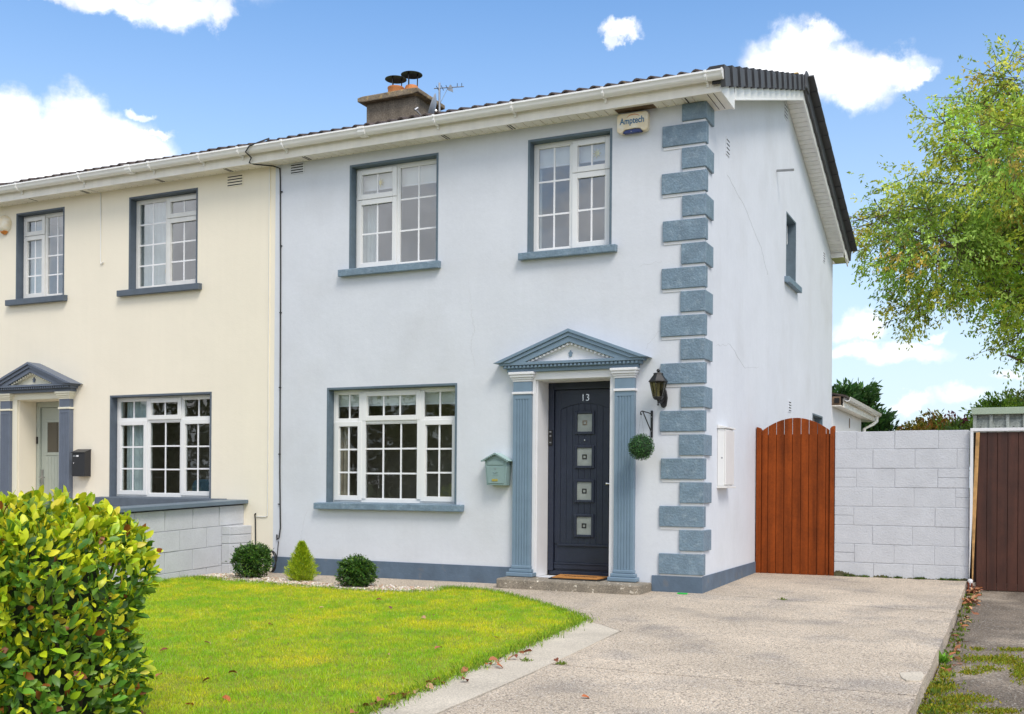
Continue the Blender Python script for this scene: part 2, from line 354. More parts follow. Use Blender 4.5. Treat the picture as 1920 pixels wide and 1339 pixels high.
def leafcloud(name, mat_, pos, dirs, nrm, size, tint, tmpl, parent=None, at=(0, 0, 0)):
    """many leaves as one mesh; tmpl = (verts Kx3 (length along x, width y, z up), faces)"""
    pos = np.asarray(pos, float); d = np.asarray(dirs, float); n = np.asarray(nrm, float)
    d /= np.linalg.norm(d, axis=1, keepdims=True) + 1e-9
    n = n - d * (n * d).sum(1, keepdims=True); n /= np.linalg.norm(n, axis=1, keepdims=True) + 1e-9
    b = np.cross(n, d); tv = np.array(tmpl[0], float); K = len(tv); M_ = len(pos); size = np.asarray(size, float).reshape(-1, 1, 1)
    V = pos[:, None, :] + size * (d[:, None, :] * tv[None, :, 0:1] + b[:, None, :] * tv[None, :, 1:2] + n[:, None, :] * tv[None, :, 2:3])
    V = V.reshape(-1, 3) - np.array(at)
    F = tmpl[1]; lens = [len(f) for f in F]; flat_ = np.concatenate([np.array(f) for f in F])
    allf = (np.arange(M_)[:, None] * K + flat_[None, :]).ravel()
    me = bpy.data.meshes.new(name); me.vertices.add(len(V)); me.vertices.foreach_set('co', V.ravel().astype(np.float32))
    me.loops.add(len(allf)); me.loops.foreach_set('vertex_index', allf.astype(np.int32))
    tot = np.tile(lens, M_); st = np.concatenate([[0], np.cumsum(tot)[:-1]])
    me.polygons.add(len(tot)); me.polygons.foreach_set('loop_start', st.astype(np.int32))
    me.update(calc_edges=True); me.validate()
    a = me.attributes.new('tint', 'FLOAT_COLOR', 'POINT')
    c = np.ones((M_ * K, 4)); c[:, :3] = np.repeat(np.asarray(tint, float), K, axis=0); a.data.foreach_set('color', c.ravel().astype(np.float32))
    me.materials.append(mat_)
    return link(name, me, parent, at)
LEAF6 = ([(0, 0, 0), (.22, .15, .045), (.22, 0, .0), (.22, -.15, .045), (.55, .225, .05), (.55, 0, -.01), (.55, -.225, .05), (.83, .15, .0), (.83, 0, -.05), (.83, -.15, .0), (1, 0, -.11)],
         [(0, 2, 1), (0, 3, 2), (1, 2, 5, 4), (2, 3, 6, 5), (4, 5, 8, 7), (5, 6, 9, 8), (7, 8, 10), (8, 9, 10)])
LEAF2 = ([(0, 0, 0), (.5, .2, .04), (.5, -.2, .04), (1, 0, 0)], [(0, 2, 1), (1, 2, 3)])
BLADE = ([(0, .06, 0), (0, -.06, 0), (.6, .0, .05), (1, 0, .22)], [(0, 1, 2), (0, 2, 3)])
def unit(n):
    v = rng.normal(size=(n, 3)); return v / np.linalg.norm(v, axis=1, keepdims=True)
def tints(n, cols, w=None, jit=.12):
    c = np.array(cols)[rng.choice(len(cols), n, p=w)]
    return np.clip(c * (1 + rng.normal(0, jit, (n, 1))) * (1 + rng.normal(0, jit * .3, (n, 3))), .003, .95)

# ------------------------------------------------------------------ setting: ground, drive, paths
def slab(poly, name, m_, top=0., thick=.18, label=None, zf=gz):
    n = len(poly); mb = MB()
    v = [(x, y, zf(x, y) + top) for x, y in poly] + [(x, y, zf(x, y) + top - thick) for x, y in poly]
    mb.add(v, [tuple(range(n)), tuple(range(2 * n - 1, n - 1, -1))] + [(i, i + n, (i + 1) % n + n, (i + 1) % n) for i in range(n)])
    o = build(mb, name, m_); o['kind'] = 'structure'; return o
def jag(a, b, n, amp):
    out = []
    for i in range(1, n):
        t = i / n; out.append((a[0] + (b[0] - a[0]) * t + random.uniform(-amp, amp), a[1] + (b[1] - a[1]) * t + random.uniform(-amp, amp)))
    return out
g = build(B(-900, 900, -900, 900, -.6, -.34), 'ground', FIELD); g['kind'] = 'structure'
LB = [(-5.73, -1.0), (-4.96, -1.08), (-4.21, -1.21), (-3.67, -1.30), (-3.10, -1.36), (-2.67, -1.26), (-2.42, -1.02), (-2.44, -.70), (-2.12, -.72), (-1.78, -.91), (-1.2, -1.43), (-.68, -1.92), (-.36, -2.28)]
LR = [(-.31, -2.9), (-.245, -3.9), (-.20, -4.8), (-.15, -5.43), (-.13, -5.82), (-.10, -6.6), (-.08, -7.4), (-.06, -8.3)]
GB = [(-5.73, -.50), (-5.45, -.38), (-4.9, -.60), (-4.32, -.78), (-3.87, -.82), (-3.36, -.78), (-2.94, -.80), (-2.52, -.78)]
j1 = jag((-.02, .01), (2.33, -.54), 14, .008)
j2 = jag((.145, -4.165), (2.315, -4.20), 14, .012)
edge = jag((2.33, -.54), (2.315, -4.20), 16, .005)
slab([(-.02, .008)] + j1 + [(2.33, -.54)] + jag((2.33, -.54), (2.31, 2.37), 12, .004) + [(2.31, 2.37), (-.02, 2.37)], 'driveway', DRIVE, 0)
slab([(-5.73, -.0), (-.02, -.0)] + [(x, y - .02) for x, y in j1] + [(2.33, -.56)] + edge + [(2.315, -4.188)] + j2[::-1] + [(.145, -4.15), (.10, -2.69), (-.14, -2.44)] + LB[::-1][:6] + GB[::-1], 'driveway.001', DRIVE, 0)
slab([(.14, -4.19)] + [(x, y - .014) for x, y in j2] + [(2.315, -4.215)] + jag((2.315, -4.215), (2.30, -9.0), 18, .005) + [(2.30, -9.0), (.21, -9.0)] + [(.19, -5.7), (.18, -4.5)], 'driveway.002', DRIVE, 0)
slab([(-.35, -2.31), (-.15, -2.455), (.088, -2.70), (.132, -3.5), (.168, -4.48), (.178, -5.2), (.18, -5.7), (.2, -9.0), (-.1, -9.0)] + [(x - .03, y) for x, y in LR[::-1]], 'garden_path', STRIP, .004)
slab([(-5.73, -.9)] + LB[1:] + LR + [(-5.73, -8.3)], 'lawn_ground', LAWNB, .012)
slab(GB + [(-2.42, -1.02), (-2.67, -1.26), (-3.1, -1.36), (-3.67, -1.3), (-4.21, -1.21), (-4.96, -1.08), (-5.73, -1.0)], 'gravel_bed', SOIL, -.01)
slab([(2.335, 2.9), (2.335, -9), (9, -9), (9, 2.9)], 'neighbour_driveway', NDRIVE, -.10)
slab([(-.02, 2.38), (9, 2.38), (9, 14), (-.02, 14)], 'side_passage', DRIVE, -.012)
slab([(-11.6, .0), (-5.73, .0), (-5.73, -9), (-11.6, -9)], 'neighbour_garden', DRIVE, -.01)
o = build(B(-60, 60, -11.6, -9.0, -.5, -.14), 'pavement', PAVE); o['kind'] = 'structure'
o = build(B(-60, 60, -11.75, -11.6, -.5, -.135), 'kerb', STRIP); o['kind'] = 'structure'
o = build(B(-60, 60, -19, -11.75, -.5, -.25), 'road', ROAD); o['kind'] = 'structure'
o = build(B(-60, 60, -22, -19, -.5, -.135), 'far_pavement', PAVE); o['kind'] = 'structure'

# ------------------------------------------------------------------ wall with openings
def wallmesh(u0, u1, v0, v1, holes, thick, T):
    us = sorted({u0, u1, *[h[0] for h in holes], *[h[1] for h in holes]}); vs = sorted({v0, v1, *[h[2] for h in holes], *[h[3] for h in holes]})
    def solid(i, j):
        if i < 0 or j < 0 or i >= len(us) - 1 or j >= len(vs) - 1: return False
        a = (us[i] + us[i + 1]) / 2; b = (vs[j] + vs[j + 1]) / 2
        return not any(h[0] < a < h[1] and h[2] < b < h[3] for h in holes)
    mb = MB()
    for i in range(len(us) - 1):
        for j in range(len(vs) - 1):
            if not solid(i, j): continue
            a, b, c, d = us[i], us[i + 1], vs[j], vs[j + 1]
            mb.add([T(a, 0, c), T(b, 0, c), T(b, 0, d), T(a, 0, d)], [(0, 1, 2, 3)])
            mb.add([T(a, thick, c), T(b, thick, c), T(b, thick, d), T(a, thick, d)], [(3, 2, 1, 0)])
            for di, dj, e in ((-1, 0, (a, c, a, d)), (1, 0, (b, c, b, d)), (0, -1, (a, c, b, c)), (0, 1, (a, d, b, d))):
                if not solid(i + di, j + dj):
                    mb.add([T(e[0], 0, e[1]), T(e[2], 0, e[3]), T(e[2], thick, e[3]), T(e[0], thick, e[1])], [(0, 1, 2, 3)])
    return mb
TF = lambda u, w, v: (u, w, v)
XG = -.02
TG = lambda u, w, v: (XG - w, u, v)
def weldbuild(mb, name, m_, parent):
    o = build(mb, name, m_, parent)
    import bmesh
    b = bmesh.new(); b.from_mesh(o.data); bmesh.ops.remove_doubles(b, verts=b.verts, dist=1e-5); bmesh.ops.recalc_face_normals(b, faces=b.faces); b.to_mesh(o.data); b.free()
    return o

def window(house, u0, u1, v0, v1, cols, wm, rm, T=TF, yf=.1, sill=None, lip=.022, sm=None, revd=None):
    """cols: (ua, ub, [(va, vb, kind, nvert, nhor), ...]) with edges at mullion and transom centres; every light is a pane of its own"""
    win = build(MB().box(u0 + .004, u1 - .004, yf + .062, yf + .075, v0 + .002, v0 + .03).tf(T), 'window', wm, house)
    def bx(lst, name, m_, bev=0.):
        mb = MB()
        for a in lst: mb.box(*a)
        mb.tf(T); return build(mb, name, m_, win, bev)
    # painted reveal lining with a raised arris
    bx([(u0 - .004, u0 + lip, -.004, yf + .02, v0, v1 + .004), (u1 - lip, u1 + .004, -.0042, yf + .02, v0, v1 + .004), (u0 + lip, u1 - lip, -.0038, yf + .02, v1 - lip, v1 + .004)], 'reveal', rm, .003)
    U0, U1, V0, V1 = u0 + lip + .001, u1 - lip - .001, v0 + .012, v1 - lip - .001
    fw = .042; fr = [(U0, U0 + fw, yf, yf + .06, V0, V1), (U1 - fw, U1, yf, yf + .06, V0, V1), (U0 + fw, U1 - fw, yf, yf + .06, V0, V0 + fw), (U0 + fw, U1 - fw, yf, yf + .06, V1 - fw, V1)]
    mw = .024
    for ci, (ua, ub, cells) in enumerate(cols):
        ua2 = U0 + fw if ci == 0 else ua + mw; ub2 = U1 - fw if ci == len(cols) - 1 else ub - mw
        if ci: fr.append((ua - mw, ua + mw, yf, yf + .06, V0 + fw, V1 - fw))
        for k, (va, vb, kind, nv, nh) in enumerate(cells):
            va2 = V0 + fw if k == 0 else va + mw; vb2 = V1 - fw if k == len(cells) - 1 else vb - mw
            if k: fr.append((ua2, ub2, yf, yf + .06, va - mw, va + mw))
            if kind == 's':
                e = .020; a, b, c, d = ua2 - e, ub2 + e, va2 - e, vb2 + e; w_ = .058; y_ = yf - .016
                bx([(a, a + w_, y_, yf - .0005, c, d), (b - w_, b, y_, yf - .0005, c, d), (a + w_, b - w_, y_, yf - .0005, c, c + w_), (a + w_, b - w_, y_, yf - .0005, d - w_, d),
                    (a + w_ - .001, a + w_ + .008, yf - .004, yf + .03, c + w_, d - w_), (b - w_ - .008, b - w_ + .001, yf - .004, yf + .03, c + w_, d - w_)], 'sash', wm, .004)
                ga, gb, gc, gd = a + w_, b - w_, c + w_, d - w_; gy = yf + .008
            else:
                ga, gb, gc, gd = ua2, ub2, va2, vb2; gy = yf + .02
                q = .011
                bx([(ga, ga + q, yf + .006, gy + .004, gc, gd), (gb - q, gb, yf + .006, gy + .004, gc, gd), (ga + q, gb - q, yf + .006, gy + .004, gc, gc + q), (ga + q, gb - q, yf + .006, gy + .004, gd - q, gd)], 'glazing_bead', wm, .002)
                ga += q; gb -= q; gc += q; gd -= q
            bw = .0095
            xs = [ga + (gb - ga) * i / nv for i in range(nv + 1)]; zs = [gc + (gd - gc) * i / nh for i in range(nh + 1)]
            for i in range(nv):
                for j in range(nh):
                    a = xs[i] + (bw if i else 0); b = xs[i + 1] - (bw if i < nv - 1 else 0); c = zs[j] + (bw if j else 0); d = zs[j + 1] - (bw if j < nh - 1 else 0)
                    bx([(a, b, gy, gy + .004, c, d)], 'pane', GLASSU if v0 > 3 else GLASS)
            for i in range(1, nv): bx([(xs[i] - bw, xs[i] + bw, gy - .004, gy + .008, gc, gd)], 'glazing_bar', WHITEB)
            for j in range(1, nh):
                for i in range(nv):
                    a = xs[i] + (bw if i else 0); b = xs[i + 1] - (bw if i < nv - 1 else 0)
                    bx([(a, b, gy - .0038, gy + .0078, zs[j] - bw, zs[j] + bw)], 'glazing_bar', WHITEB)
    bx(fr, 'frame', wm, .003)
    if sill:
        a, b, zt, zb, pr = sill
        mb = MB(); mb.prism([(yf + .06, zt + .012), (-pr, zt - .006), (-pr, zb), (-pr + .012, zb - .003), (.002, zb + .004), (.002, zt - .055), (yf + .06, zt - .04)], 'x', a, b)
        mb.v = [T(*(p)) for p in mb.v]
        build(mb, 'sill', sm or rm, win, .005)
    return win
def room(house, u0, u1, v0, v1, T=TF, d=3.2, m_=None, y=.26):
    mb = MB(); u0 -= .9; u1 += .9; v0 -= .6; v1 += .3
    P = [(u0, y, v0), (u1, y, v0), (u1, y + d, v0), (u0, y + d, v0), (u0, y, v1), (u1, y, v1), (u1, y + d, v1), (u0, y + d, v1)]
    mb.add([T(*p) for p in P], [(0, 1, 2, 3), (7, 6, 5, 4), (3, 2, 6, 7), (1, 5, 6, 2), (0, 3, 7, 4)])
    return build(mb, 'room_interior', m_ or ROOM, house)

HZ = 4.88
# ------------------------------------------------------------------ grey house
H = empty('semi_detached_house', (-2.65, 0, 0))
tag(H, 'pale grey rendered end house with slate blue quoins and navy front door', 'house')
hw = [(-4.219, -3.046, 3.535, 4.752), (-1.942, -.995, 3.535, 4.745), (-4.515, -2.788, .83, 2.177), (-1.825, -.982, .085, 2.178)]
weldbuild(wallmesh(-5.29, XG, -.3, 5.0, [(a, b, c, d) for a, b, c, d in hw], .25, TF), 'front_wall', PALE, H)
gw = [(4.14, 4.82, 3.872, 4.758), (6.27, 7.2, .1, 2.18)]
weldbuild(wallmesh(.2502, 8.14, -.3, 4.88, gw, .24, TG), 'gable_wall', PALE, H)
def rakez(y, c=0.): return 4.88 + .3293 * (4.07 - abs(y - 4.07)) + c
mb = MB(); mb.prism([(.2502, 4.8802), (8.14, 4.8802), (8.14, 4.95), (4.07, rakez(4.07) + .07), (.2502, rakez(.2502) + .07)], 'x', XG, XG - .24); build(mb, 'gable_top', PALE, H)
build(B(-5.29, XG - .24, 8.0, 8.14, -.3, 4.88), 'rear_wall', PALE, H)
# plinth
mb = MB(); mb.box(-5.29, -2.06, -.014, -.0005, -.3, .176).box(-.53, XG + .014, -.014, -.0005, -.3, .16).box(XG + .0005, XG + .014, -.0005, 8.0, -.3, .165)
build(mb, 'plinth', PLINTH, H, .003)
# quoins: ten long on the front and eleven short, alternating
for k in range(21):
    zt = 4.679 + .2385 - .2385 * k
    if k == 0: z0, z1 = 4.707, 4.877
    else: z0, z1 = zt - .2385 * 0 - .208, zt
    j = random.uniform(-.008, .008); xo = XG + .025
    wide = k % 2 == 1
    xl = (-.447 if wide else -.244) + j; ys = (.069 if wide else .285) - .004 + j * .5
    if z0 < .15: continue
    mb = MB(); mb.prism([(xl, -.025), (xo, -.025), (xo, ys), (XG - .03, ys), (XG - .03, .03), (xl, .03)], 'z', z0, z1)
    build(mb, 'quoin', SLATE, H, .006)
    # pale bed joint standing slightly proud under each block
    mb = MB(); mb.prism([(xl + .01, -.008), (XG + .008, -.008), (XG + .008, min(ys, .06)), (XG - .002, min(ys, .06)), (XG - .002, .002), (xl + .01, .002)], 'z', z0 - .029, z0 - .001)
    build(mb, 'quoin_joint', WPAINT, H)
# windows of the grey house
WR = mat('reveal_blue', (.11, .155, .19), .6, var=.12, vs=10, bump=.003, bs=40)
window(H, *hw[0], [(-4.2, -3.634, [(3.54, 4.36, 's', 2, 2), (4.36, 4.75, 's', 2, 1)]), (-3.634, -3.06, [(3.54, 4.75, 'f', 2, 3)])], WHITE, WR, sill=(-4.335, -3.0, 3.545, 3.462, .07), sm=SLATE)
window(H, *hw[1], [(-1.93, -1.473, [(3.54, 4.74, 'f', 2, 3)]), (-1.473, -1.0, [(3.54, 4.36, 's', 2, 2), (4.36, 4.74, 's', 2, 1)])], WHITE, WR, sill=(-2.025, -.925, 3.54, 3.462, .07), sm=SLATE)
window(H, *hw[2], [(-4.5, -4.085, [(.84, 1.79, 's', 2, 3), (1.79, 2.17, 'f', 2, 1)]), (-4.085, -3.30, [(.84, 1.785, 'f', 3, 3), (1.785, 2.17, 's', 3, 1)]), (-3.30, -2.79, [(.84, 1.79, 's', 2, 3), (1.79, 2.17, 'f', 2, 1)])], WHITE, WR, sill=(-4.645, -2.685, .838, .762, .08), sm=SLATE)
window(H, *gw[0], [(4.14, 4.82, [(3.88, 4.45, 'f', 1, 1), (4.45, 4.75, 's', 1, 1)])], WHITE, WR, T=TG, sill=(4.03, 4.95, 3.872, 3.79, .07), sm=SLATE, yf=.12)
window(H, *gw[1], [(6.27, 7.2, [(.11, 1.8, 's', 1, 1), (1.8, 2.17, 'f', 1, 1)])], WHITE, WR, T=TG, yf=.12)
# wide mullion covers of the bay-style ground floor window
for u in (-4.085, -3.30):
    build(B(u - .046, u + .046, .088, .0995, .885, 2.115), 'mullion_cover', WHITE, H, .003)
room(H, -4.2, -3.1, 3.5, 4.6, m_=ROOMU, d=1.6); room(H, -1.8, -1.4, 3.5, 4.6, m_=ROOMU, d=1.6); room(H, -4.2, -3.1, .7, 2.1, m_=ROOM, d=1.1)
room(H, 4.3, 4.7, 3.8, 4.5, T=TG, m_=ROOMU, d=1.5); room(H, 6.4, 7.0, .2, 2.1, T=TG, m_=ROOM, d=1.5)
def vent(house, x, z, w, h, n, T=TF, m_=PALE):
    v = build(MB().box(x, x + w, -.008, .001, z, z + h).tf(T), 'air_vent', m_, house, .002)
    for i in range(n):
        zz = z + h * (i + .6) / (n + .35)
        build(MB().box(x + .012, x + w - .012, -.0095, -.0075, zz - .006, zz + .006).tf(T), 'vent_slot', DARK, v)
vent(H, -5.07, 4.745, .20, .13, 4)
vent(H, .84, 4.60, .15, .19, 4, TG); vent(H, 3.93, 5.97, .2, .2, 4, TG); vent(H, 7.12, 4.66, .17, .17, 4, TG); vent(H, 4.36, 2.08, .18, .16, 4, TG)
# hairline cracks in the render
def crack(pts, T=TF, name='render_crack', w=.0022, house=H):
    out = []
    for a, b in zip(pts[:-1], pts[1:]):
        n = 7
        for i in range(n): t = i / n; out.append((a[0] + (b[0] - a[0]) * t + random.uniform(-.012, .012), a[1] + (b[1] - a[1]) * t + random.uniform(-.012, .012)))
    out.append(pts[-1]); build(MB().tube([T(u, -.0002, v) for u, v in out], w * .7, 4), name, CRACK, house)
crack([(-2.62, 2.98), (-2.58, 2.75), (-2.62, 2.6), (-2.57, 2.36)]); crack([(-2.66, 3.3), (-2.62, 2.98)], w=.0014)
crack([(.5, 2.52), (1.1, 2.60), (1.8, 2.42), (2.5, 2.50)], TG, w=.002); crack([(.9, 4.4), (1.7, 4.25), (2.6, 3.95), (3.0, 3.7)], TG, w=.0022); crack([(-.7, 3.3), (-.45, 3.33)], w=.0015)
crack([(-4.78, .75), (-4.86, .55), (-4.88, .35)], w=.0015); crack([(-.62, 2.45), (-.50, 2.62), (-.28, 2.66)], w=.002)

# ------------------------------------------------------------------ eaves of both houses
def soffit_run(house, x0, x1, gaps=()):
    s = build(B(x0, x1, -.198, -.001, HZ + .012, HZ + .02), 'soffit', PVC, house)
    me = MB().box(0, .093, -.199, -.002, HZ, HZ + .0115).mesh('soffit_board', PVC)
    n = int((x1 - x0) / .1); ph = MB()
    for i in range(n):
        x = x0 + (x1 - x0) * i / n
        if any(a < x < b for a, b in gaps): continue
        link('soffit_board', me, s, (x, 0, 0)); ph.lathe([(0, 0), (.005, 0), (.005, -.0008), (0, -.0008)], (x + .02, -.035, HZ), 6)
    o = build(ph, 'soffit_perforation', DARK, house); o['kind'] = 'stuff'
    return s
sv = [-5.0, -3.05, -2.05, -.12]
soffit_run(H, -5.29, XG + .02, gaps=[(-.99, -.56)])
sb = build(MB().box(-.98, -.48, -.11, -.004, HZ + .004, HZ + .010), 'soffit_gap_board', TIMB, H)
for x in (-4.78, -4.75, -2.92, -2.89, -2.12, -2.09, -.18): build(B(x, x + .012, -.17, -.03, HZ - .003, HZ - .0005), 'soffit_vent_slot', DARK, H)
def fascia(house, x0, x1, joints):
    f = build(MB().box(x0, x1, -.22, -.2, HZ - .01, 5.05), 'fascia', PVC, house, .003)
    build(MB().box(x0, x1, -.226, -.2202, HZ - .012, HZ + .006), 'fascia_drip', PVC, f, .002)
    for x in joints: build(MB().box(x - .025, x + .025, -.2225, -.2203, HZ + .008, 5.0), 'joint_cover', PVC, f, .001)
GP = [(-.226, 5.055), (-.226, 4.992), (-.245, 4.972), (-.285, 4.966), (-.318, 4.978), (-.332, 4.998), (-.336, 5.02), (-.348, 5.03), (-.348, 5.046), (-.340, 5.050), (-.328, 5.044), (-.322, 5.010), (-.290, 4.985), (-.240, 4.995), (-.236, 5.055)]
def gutter(house, x0, x1, br, un):
    gt = build(MB().prism(GP, 'x', x0, x1), 'gutter', GUT, house, 0, True)
    C_ = [(-.30, 4.956), (-.325, 4.968), (-.342, 4.992), (-.346, 5.018), (-.356, 5.028), (-.356, 5.052), (-.335, 5.056), (-.335, 5.045), (-.345, 5.04), (-.33, 5.0), (-.31, 4.975), (-.232, 4.965), (-.222, 4.93), (-.232, 4.92)]
    for x in br: build(MB().prism([(-.222, 5.05), (-.222, 4.925), (-.235, 4.925), (-.245, 4.96), (-.285, 4.955), (-.325, 4.967), (-.342, 4.992), (-.346, 5.018), (-.357, 5.027), (-.357, 5.052), (-.335, 5.056), (-.3, 5.03)], 'x', x - .012, x + .012), 'gutter_bracket', GUT, gt, .002)
    for x in un: build(MB().prism([(-.222, 5.055), (-.222, 4.96), (-.285, 4.955), (-.325, 4.967), (-.343, 4.992), (-.347, 5.018), (-.357, 5.027), (-.357, 5.052), (-.33, 5.053), (-.3, 5.03)], 'x', x - .045, x + .045), 'gutter_union', GUT, gt, .003)
    return gt
fascia(H, -5.29, .2, [-5.0, -1.2]); gutter(H, -5.29, .225, [-4.95, -2.92, -1.99, -.98, .07], [-3.85])
build(MB().prism([(-.226, 5.055), (-.226, 4.985), (-.285, 4.96), (-.322, 4.972), (-.342, 4.998), (-.35, 5.03), (-.352, 5.055)], 'x', .2255, .24), 'gutter_stop_end', GUT, H, .004)
# boxed end of the eaves and verge
mb = MB(); mb.box(XG + .002, .182, -.2, .30, HZ - .004, HZ + .006); bxs = build(mb, 'box_end_soffit', PVC, H, .002)
for i in range(1, 3): build(B(XG + .06 * i + .012, XG + .06 * i + .018, -.19, .27, HZ - .006, HZ - .0042), 'soffit_groove', DARK, bxs)
build(MB().prism([(-.222, HZ - .012), (.31, HZ - .012), (.31, HZ + .10), (.26, 5.12), (-.10, 5.07), (-.222, 5.04)], 'x', .183, .203), 'box_end_panel', BARGE, H, .003)
build(MB().prism([(.30, HZ - .004), (.31, HZ - .004), (.31, HZ + .15), (.30, HZ + .14)], 'x', XG + .002, .182), 'box_end_return', BARGE, H)
def rk(y, c): return c + .3293 * (4.07 - abs(y - 4.07))
build(MB().prism([(.318, rk(.318, 4.862)), (4.07, rk(4.07, 4.862)), (8.36, rk(8.36, 4.862)), (8.36, rk(8.36, 5.0)), (4.07, rk(4.07, 5.0)), (.318, rk(.318, 5.0))], 'x', .18, .2), 'barge_board', BARGE, H, .003)
build(MB().prism([(.318, rk(.318, 4.856)), (4.07, rk(4.07, 4.856)), (8.2, rk(8.2, 4.856)), (8.2, rk(8.2, 4.874)), (4.07, rk(4.07, 4.874)), (.318, rk(.318, 4.874))], 'x', .2002, .208), 'barge_drip', BARGE, H, .002)
# raked soffit of lapped boards
rs = build(MB().prism([(.31, rk(.31, 4.902)), (4.07, rk(4.07, 4.902)), (8.12, rk(8.12, 4.902)), (8.12, rk(8.12, 4.91)), (4.07, rk(4.07, 4.91)), (.31, rk(.31, 4.91))], 'x', XG + .002, .179), 'raked_soffit', PVC, H)
an = math.atan(.3293)
mef = MB().box(XG + .003, .178, 0, .094, -.012, 0).mesh('soffit_board', BARGE)
for side in (0, 1):
    L_ = 3.95 / math.cos(an); n = int(L_ / .103)
    for i in range(n):
        t = .103 * i
        y = 4.07 + (t * math.cos(an) if side else -(t + .1) * math.cos(an)); z = rk(4.07 + (t if side else -(t + .1)) * math.cos(an), 4.9)
        o = link('soffit_board', mef, rs, (0, y, z)); o.rotation_euler = (-an if side else an, 0, 0)
# rear box end, green with algae underneath
mb = MB(); mb.box(XG + .002, .182, 7.95, 8.42, HZ - .012, HZ); build(mb, 'rear_box_soffit', ALGAE, H, .002)
build(MB().prism([(8.0, HZ - .014), (8.42, HZ - .014), (8.42, HZ + .09), (8.0, HZ + .13)], 'x', .2002, .21), 'rear_box_panel', BARGE, H, .002)
build(B(XG + .002, .182, 7.93, 7.948, HZ - .01, HZ + .07), 'rear_box_return', BARGE, H)
build(B(XG - .3, .2, 8.422, 8.44, HZ - .015, 5.0), 'rear_fascia', BARGE, H)

# roof: corrugated tile courses, with each eaves tile and verge tile a piece of its own
def roof(house, x0, x1, verge):
    mb = MB(); npan = int(round((x1 - x0) / .15)); xs = []; zs = []
    for i in range(npan):
        for t, h in ((0, 0), (.15, .0), (.3, .012), (.45, .034), (.6, .045), (.75, .034), (.9, .012)):
            xs.append(x0 + (i + t) * (x1 - x0) / npan); zs.append(h)
    xs.append(x1); zs.append(0)
    nr = 13; rows = []
    for side in (0, 1):
        for r_ in range(nr):
            ya = -.02 + (4.09) * r_ / nr; yb = -.02 + 4.09 * (r_ + 1) / nr
            z_a = 5.115 + .3293 * ya + .018; z_b = 5.115 + .3293 * yb - .004
            base = len(mb.v); v = []
            for yy, zz in ((ya, z_a - .022), (ya, z_a), (yb, z_b)):
                Y_ = yy if side == 0 else 8.14 - yy
                v += [(x, Y_, zz + h) for x, h in zip(xs, zs)]
            m_ = len(xs); f = []
            for q in range(2):
                for i in range(m_ - 1): f.append((q * m_ + i, q * m_ + i + 1, (q + 1) * m_ + i + 1, (q + 1) * m_ + i))
            mb.add(v, f)
    rf = build(mb, 'roof', TILE, house)
    build(MB().prism([(-.18, 5.0), (4.07, 6.40), (8.32, 5.0), (8.32, 4.97), (4.07, 6.36), (-.18, 4.97)], 'x', x0, min(x1, .175)), 'roof_deck', TIMB, rf)
    # eaves tiles with two rolls each
    prof = []
    for i in range(2):
        for t, h in ((0, 0), (.2, .0), (.32, .018), (.45, .036), (.6, .043), (.75, .036), (.88, .018)): prof.append((.15 * (i + t), h))
    prof.append((.3, 0))
    tm = MB(); v = []
    for yy, zz in ((0, 0), (.36, .112)):
        v += [(x, yy, zz + h) for x, h in prof] + [(x, yy, zz + h - .016) for x, h in prof]
    K = len(prof); f = []
    for i in range(K - 1):
        f += [(i, i + 1, 2 * K + i + 1, 2 * K + i), (K + i + 1, K + i, 3 * K + i, 3 * K + i + 1), (i + 1, i, K + i, K + i + 1)]
    f += [(0, 2 * K, 3 * K, K), (K - 1, 2 * K - 1, 4 * K - 1, 3 * K - 1)]
    tm.add(v, f); me = tm.mesh('roof_tile', TILE)
    n = int(round((x1 - x0) / .3))
    for i in range(n):
        o = link('roof_tile', me, rf, (x0 + (x1 - x0) * i / n + random.uniform(-.004, .004), -.255 + random.uniform(-.012, .008), 5.072 + random.uniform(-.004, .006)))
        o.rotation_euler = (0, random.uniform(-.012, .012), random.uniform(-.01, .01))
    mr_ = MB()
    k = int((x1 - x0) / .45)
    ridge = MB()
    for i in range(8): pass
    arc = [(.12 * math.cos(a), .10 * math.sin(a)) for a in np.linspace(0, math.pi, 9)]
    rm_ = MB().prism([(4.07 + a, 6.44 + b) for a, b in arc] , 'x', 0, .44).mesh('ridge_tile', TILE)
    for i in range(k): link('ridge_tile', rm_, rf, (x0 + (x1 - x0) * i / k, 0, 0))
    return rf
RF = roof(H, -5.29, .17, True)
# interlocking dark verge caps, fourteen on each slope
vm = MB(); P8 = [(0, 0, -.165), (.046, 0, -.165), (.046, 0, .038), (0, 0, .038), (0, .285, -.145), (.026, .285, -.145), (.026, .285, .018), (0, .285, .018)]
vm.add(P8, [(0, 1, 2, 3), (7, 6, 5, 4), (0, 4, 5, 1), (1, 5, 6, 2), (2, 6, 7, 3), (3, 7, 4, 0)])
vm.prism([(0, .015), (.285, .0), (.285, .018), (0, .0382)], 'x', -.10, -.0005); vm.box(.001, .014, .285, .34, -.14, .0)
build(MB().prism([(-.26, rk(-.26, 5.02)), (4.07, rk(4.07, 5.02)), (8.40, rk(8.4, 5.02)), (8.40, rk(8.4, 5.165)), (4.07, rk(4.07, 5.165)), (-.26, rk(-.26, 5.165))], 'x', .12, .214), 'verge_batten', mat('dark_batten', (.025, .025, .027), .8), RF)
vme = vm.mesh('verge_tile', VERGE)
sl = 4.38 / math.cos(an) / 14
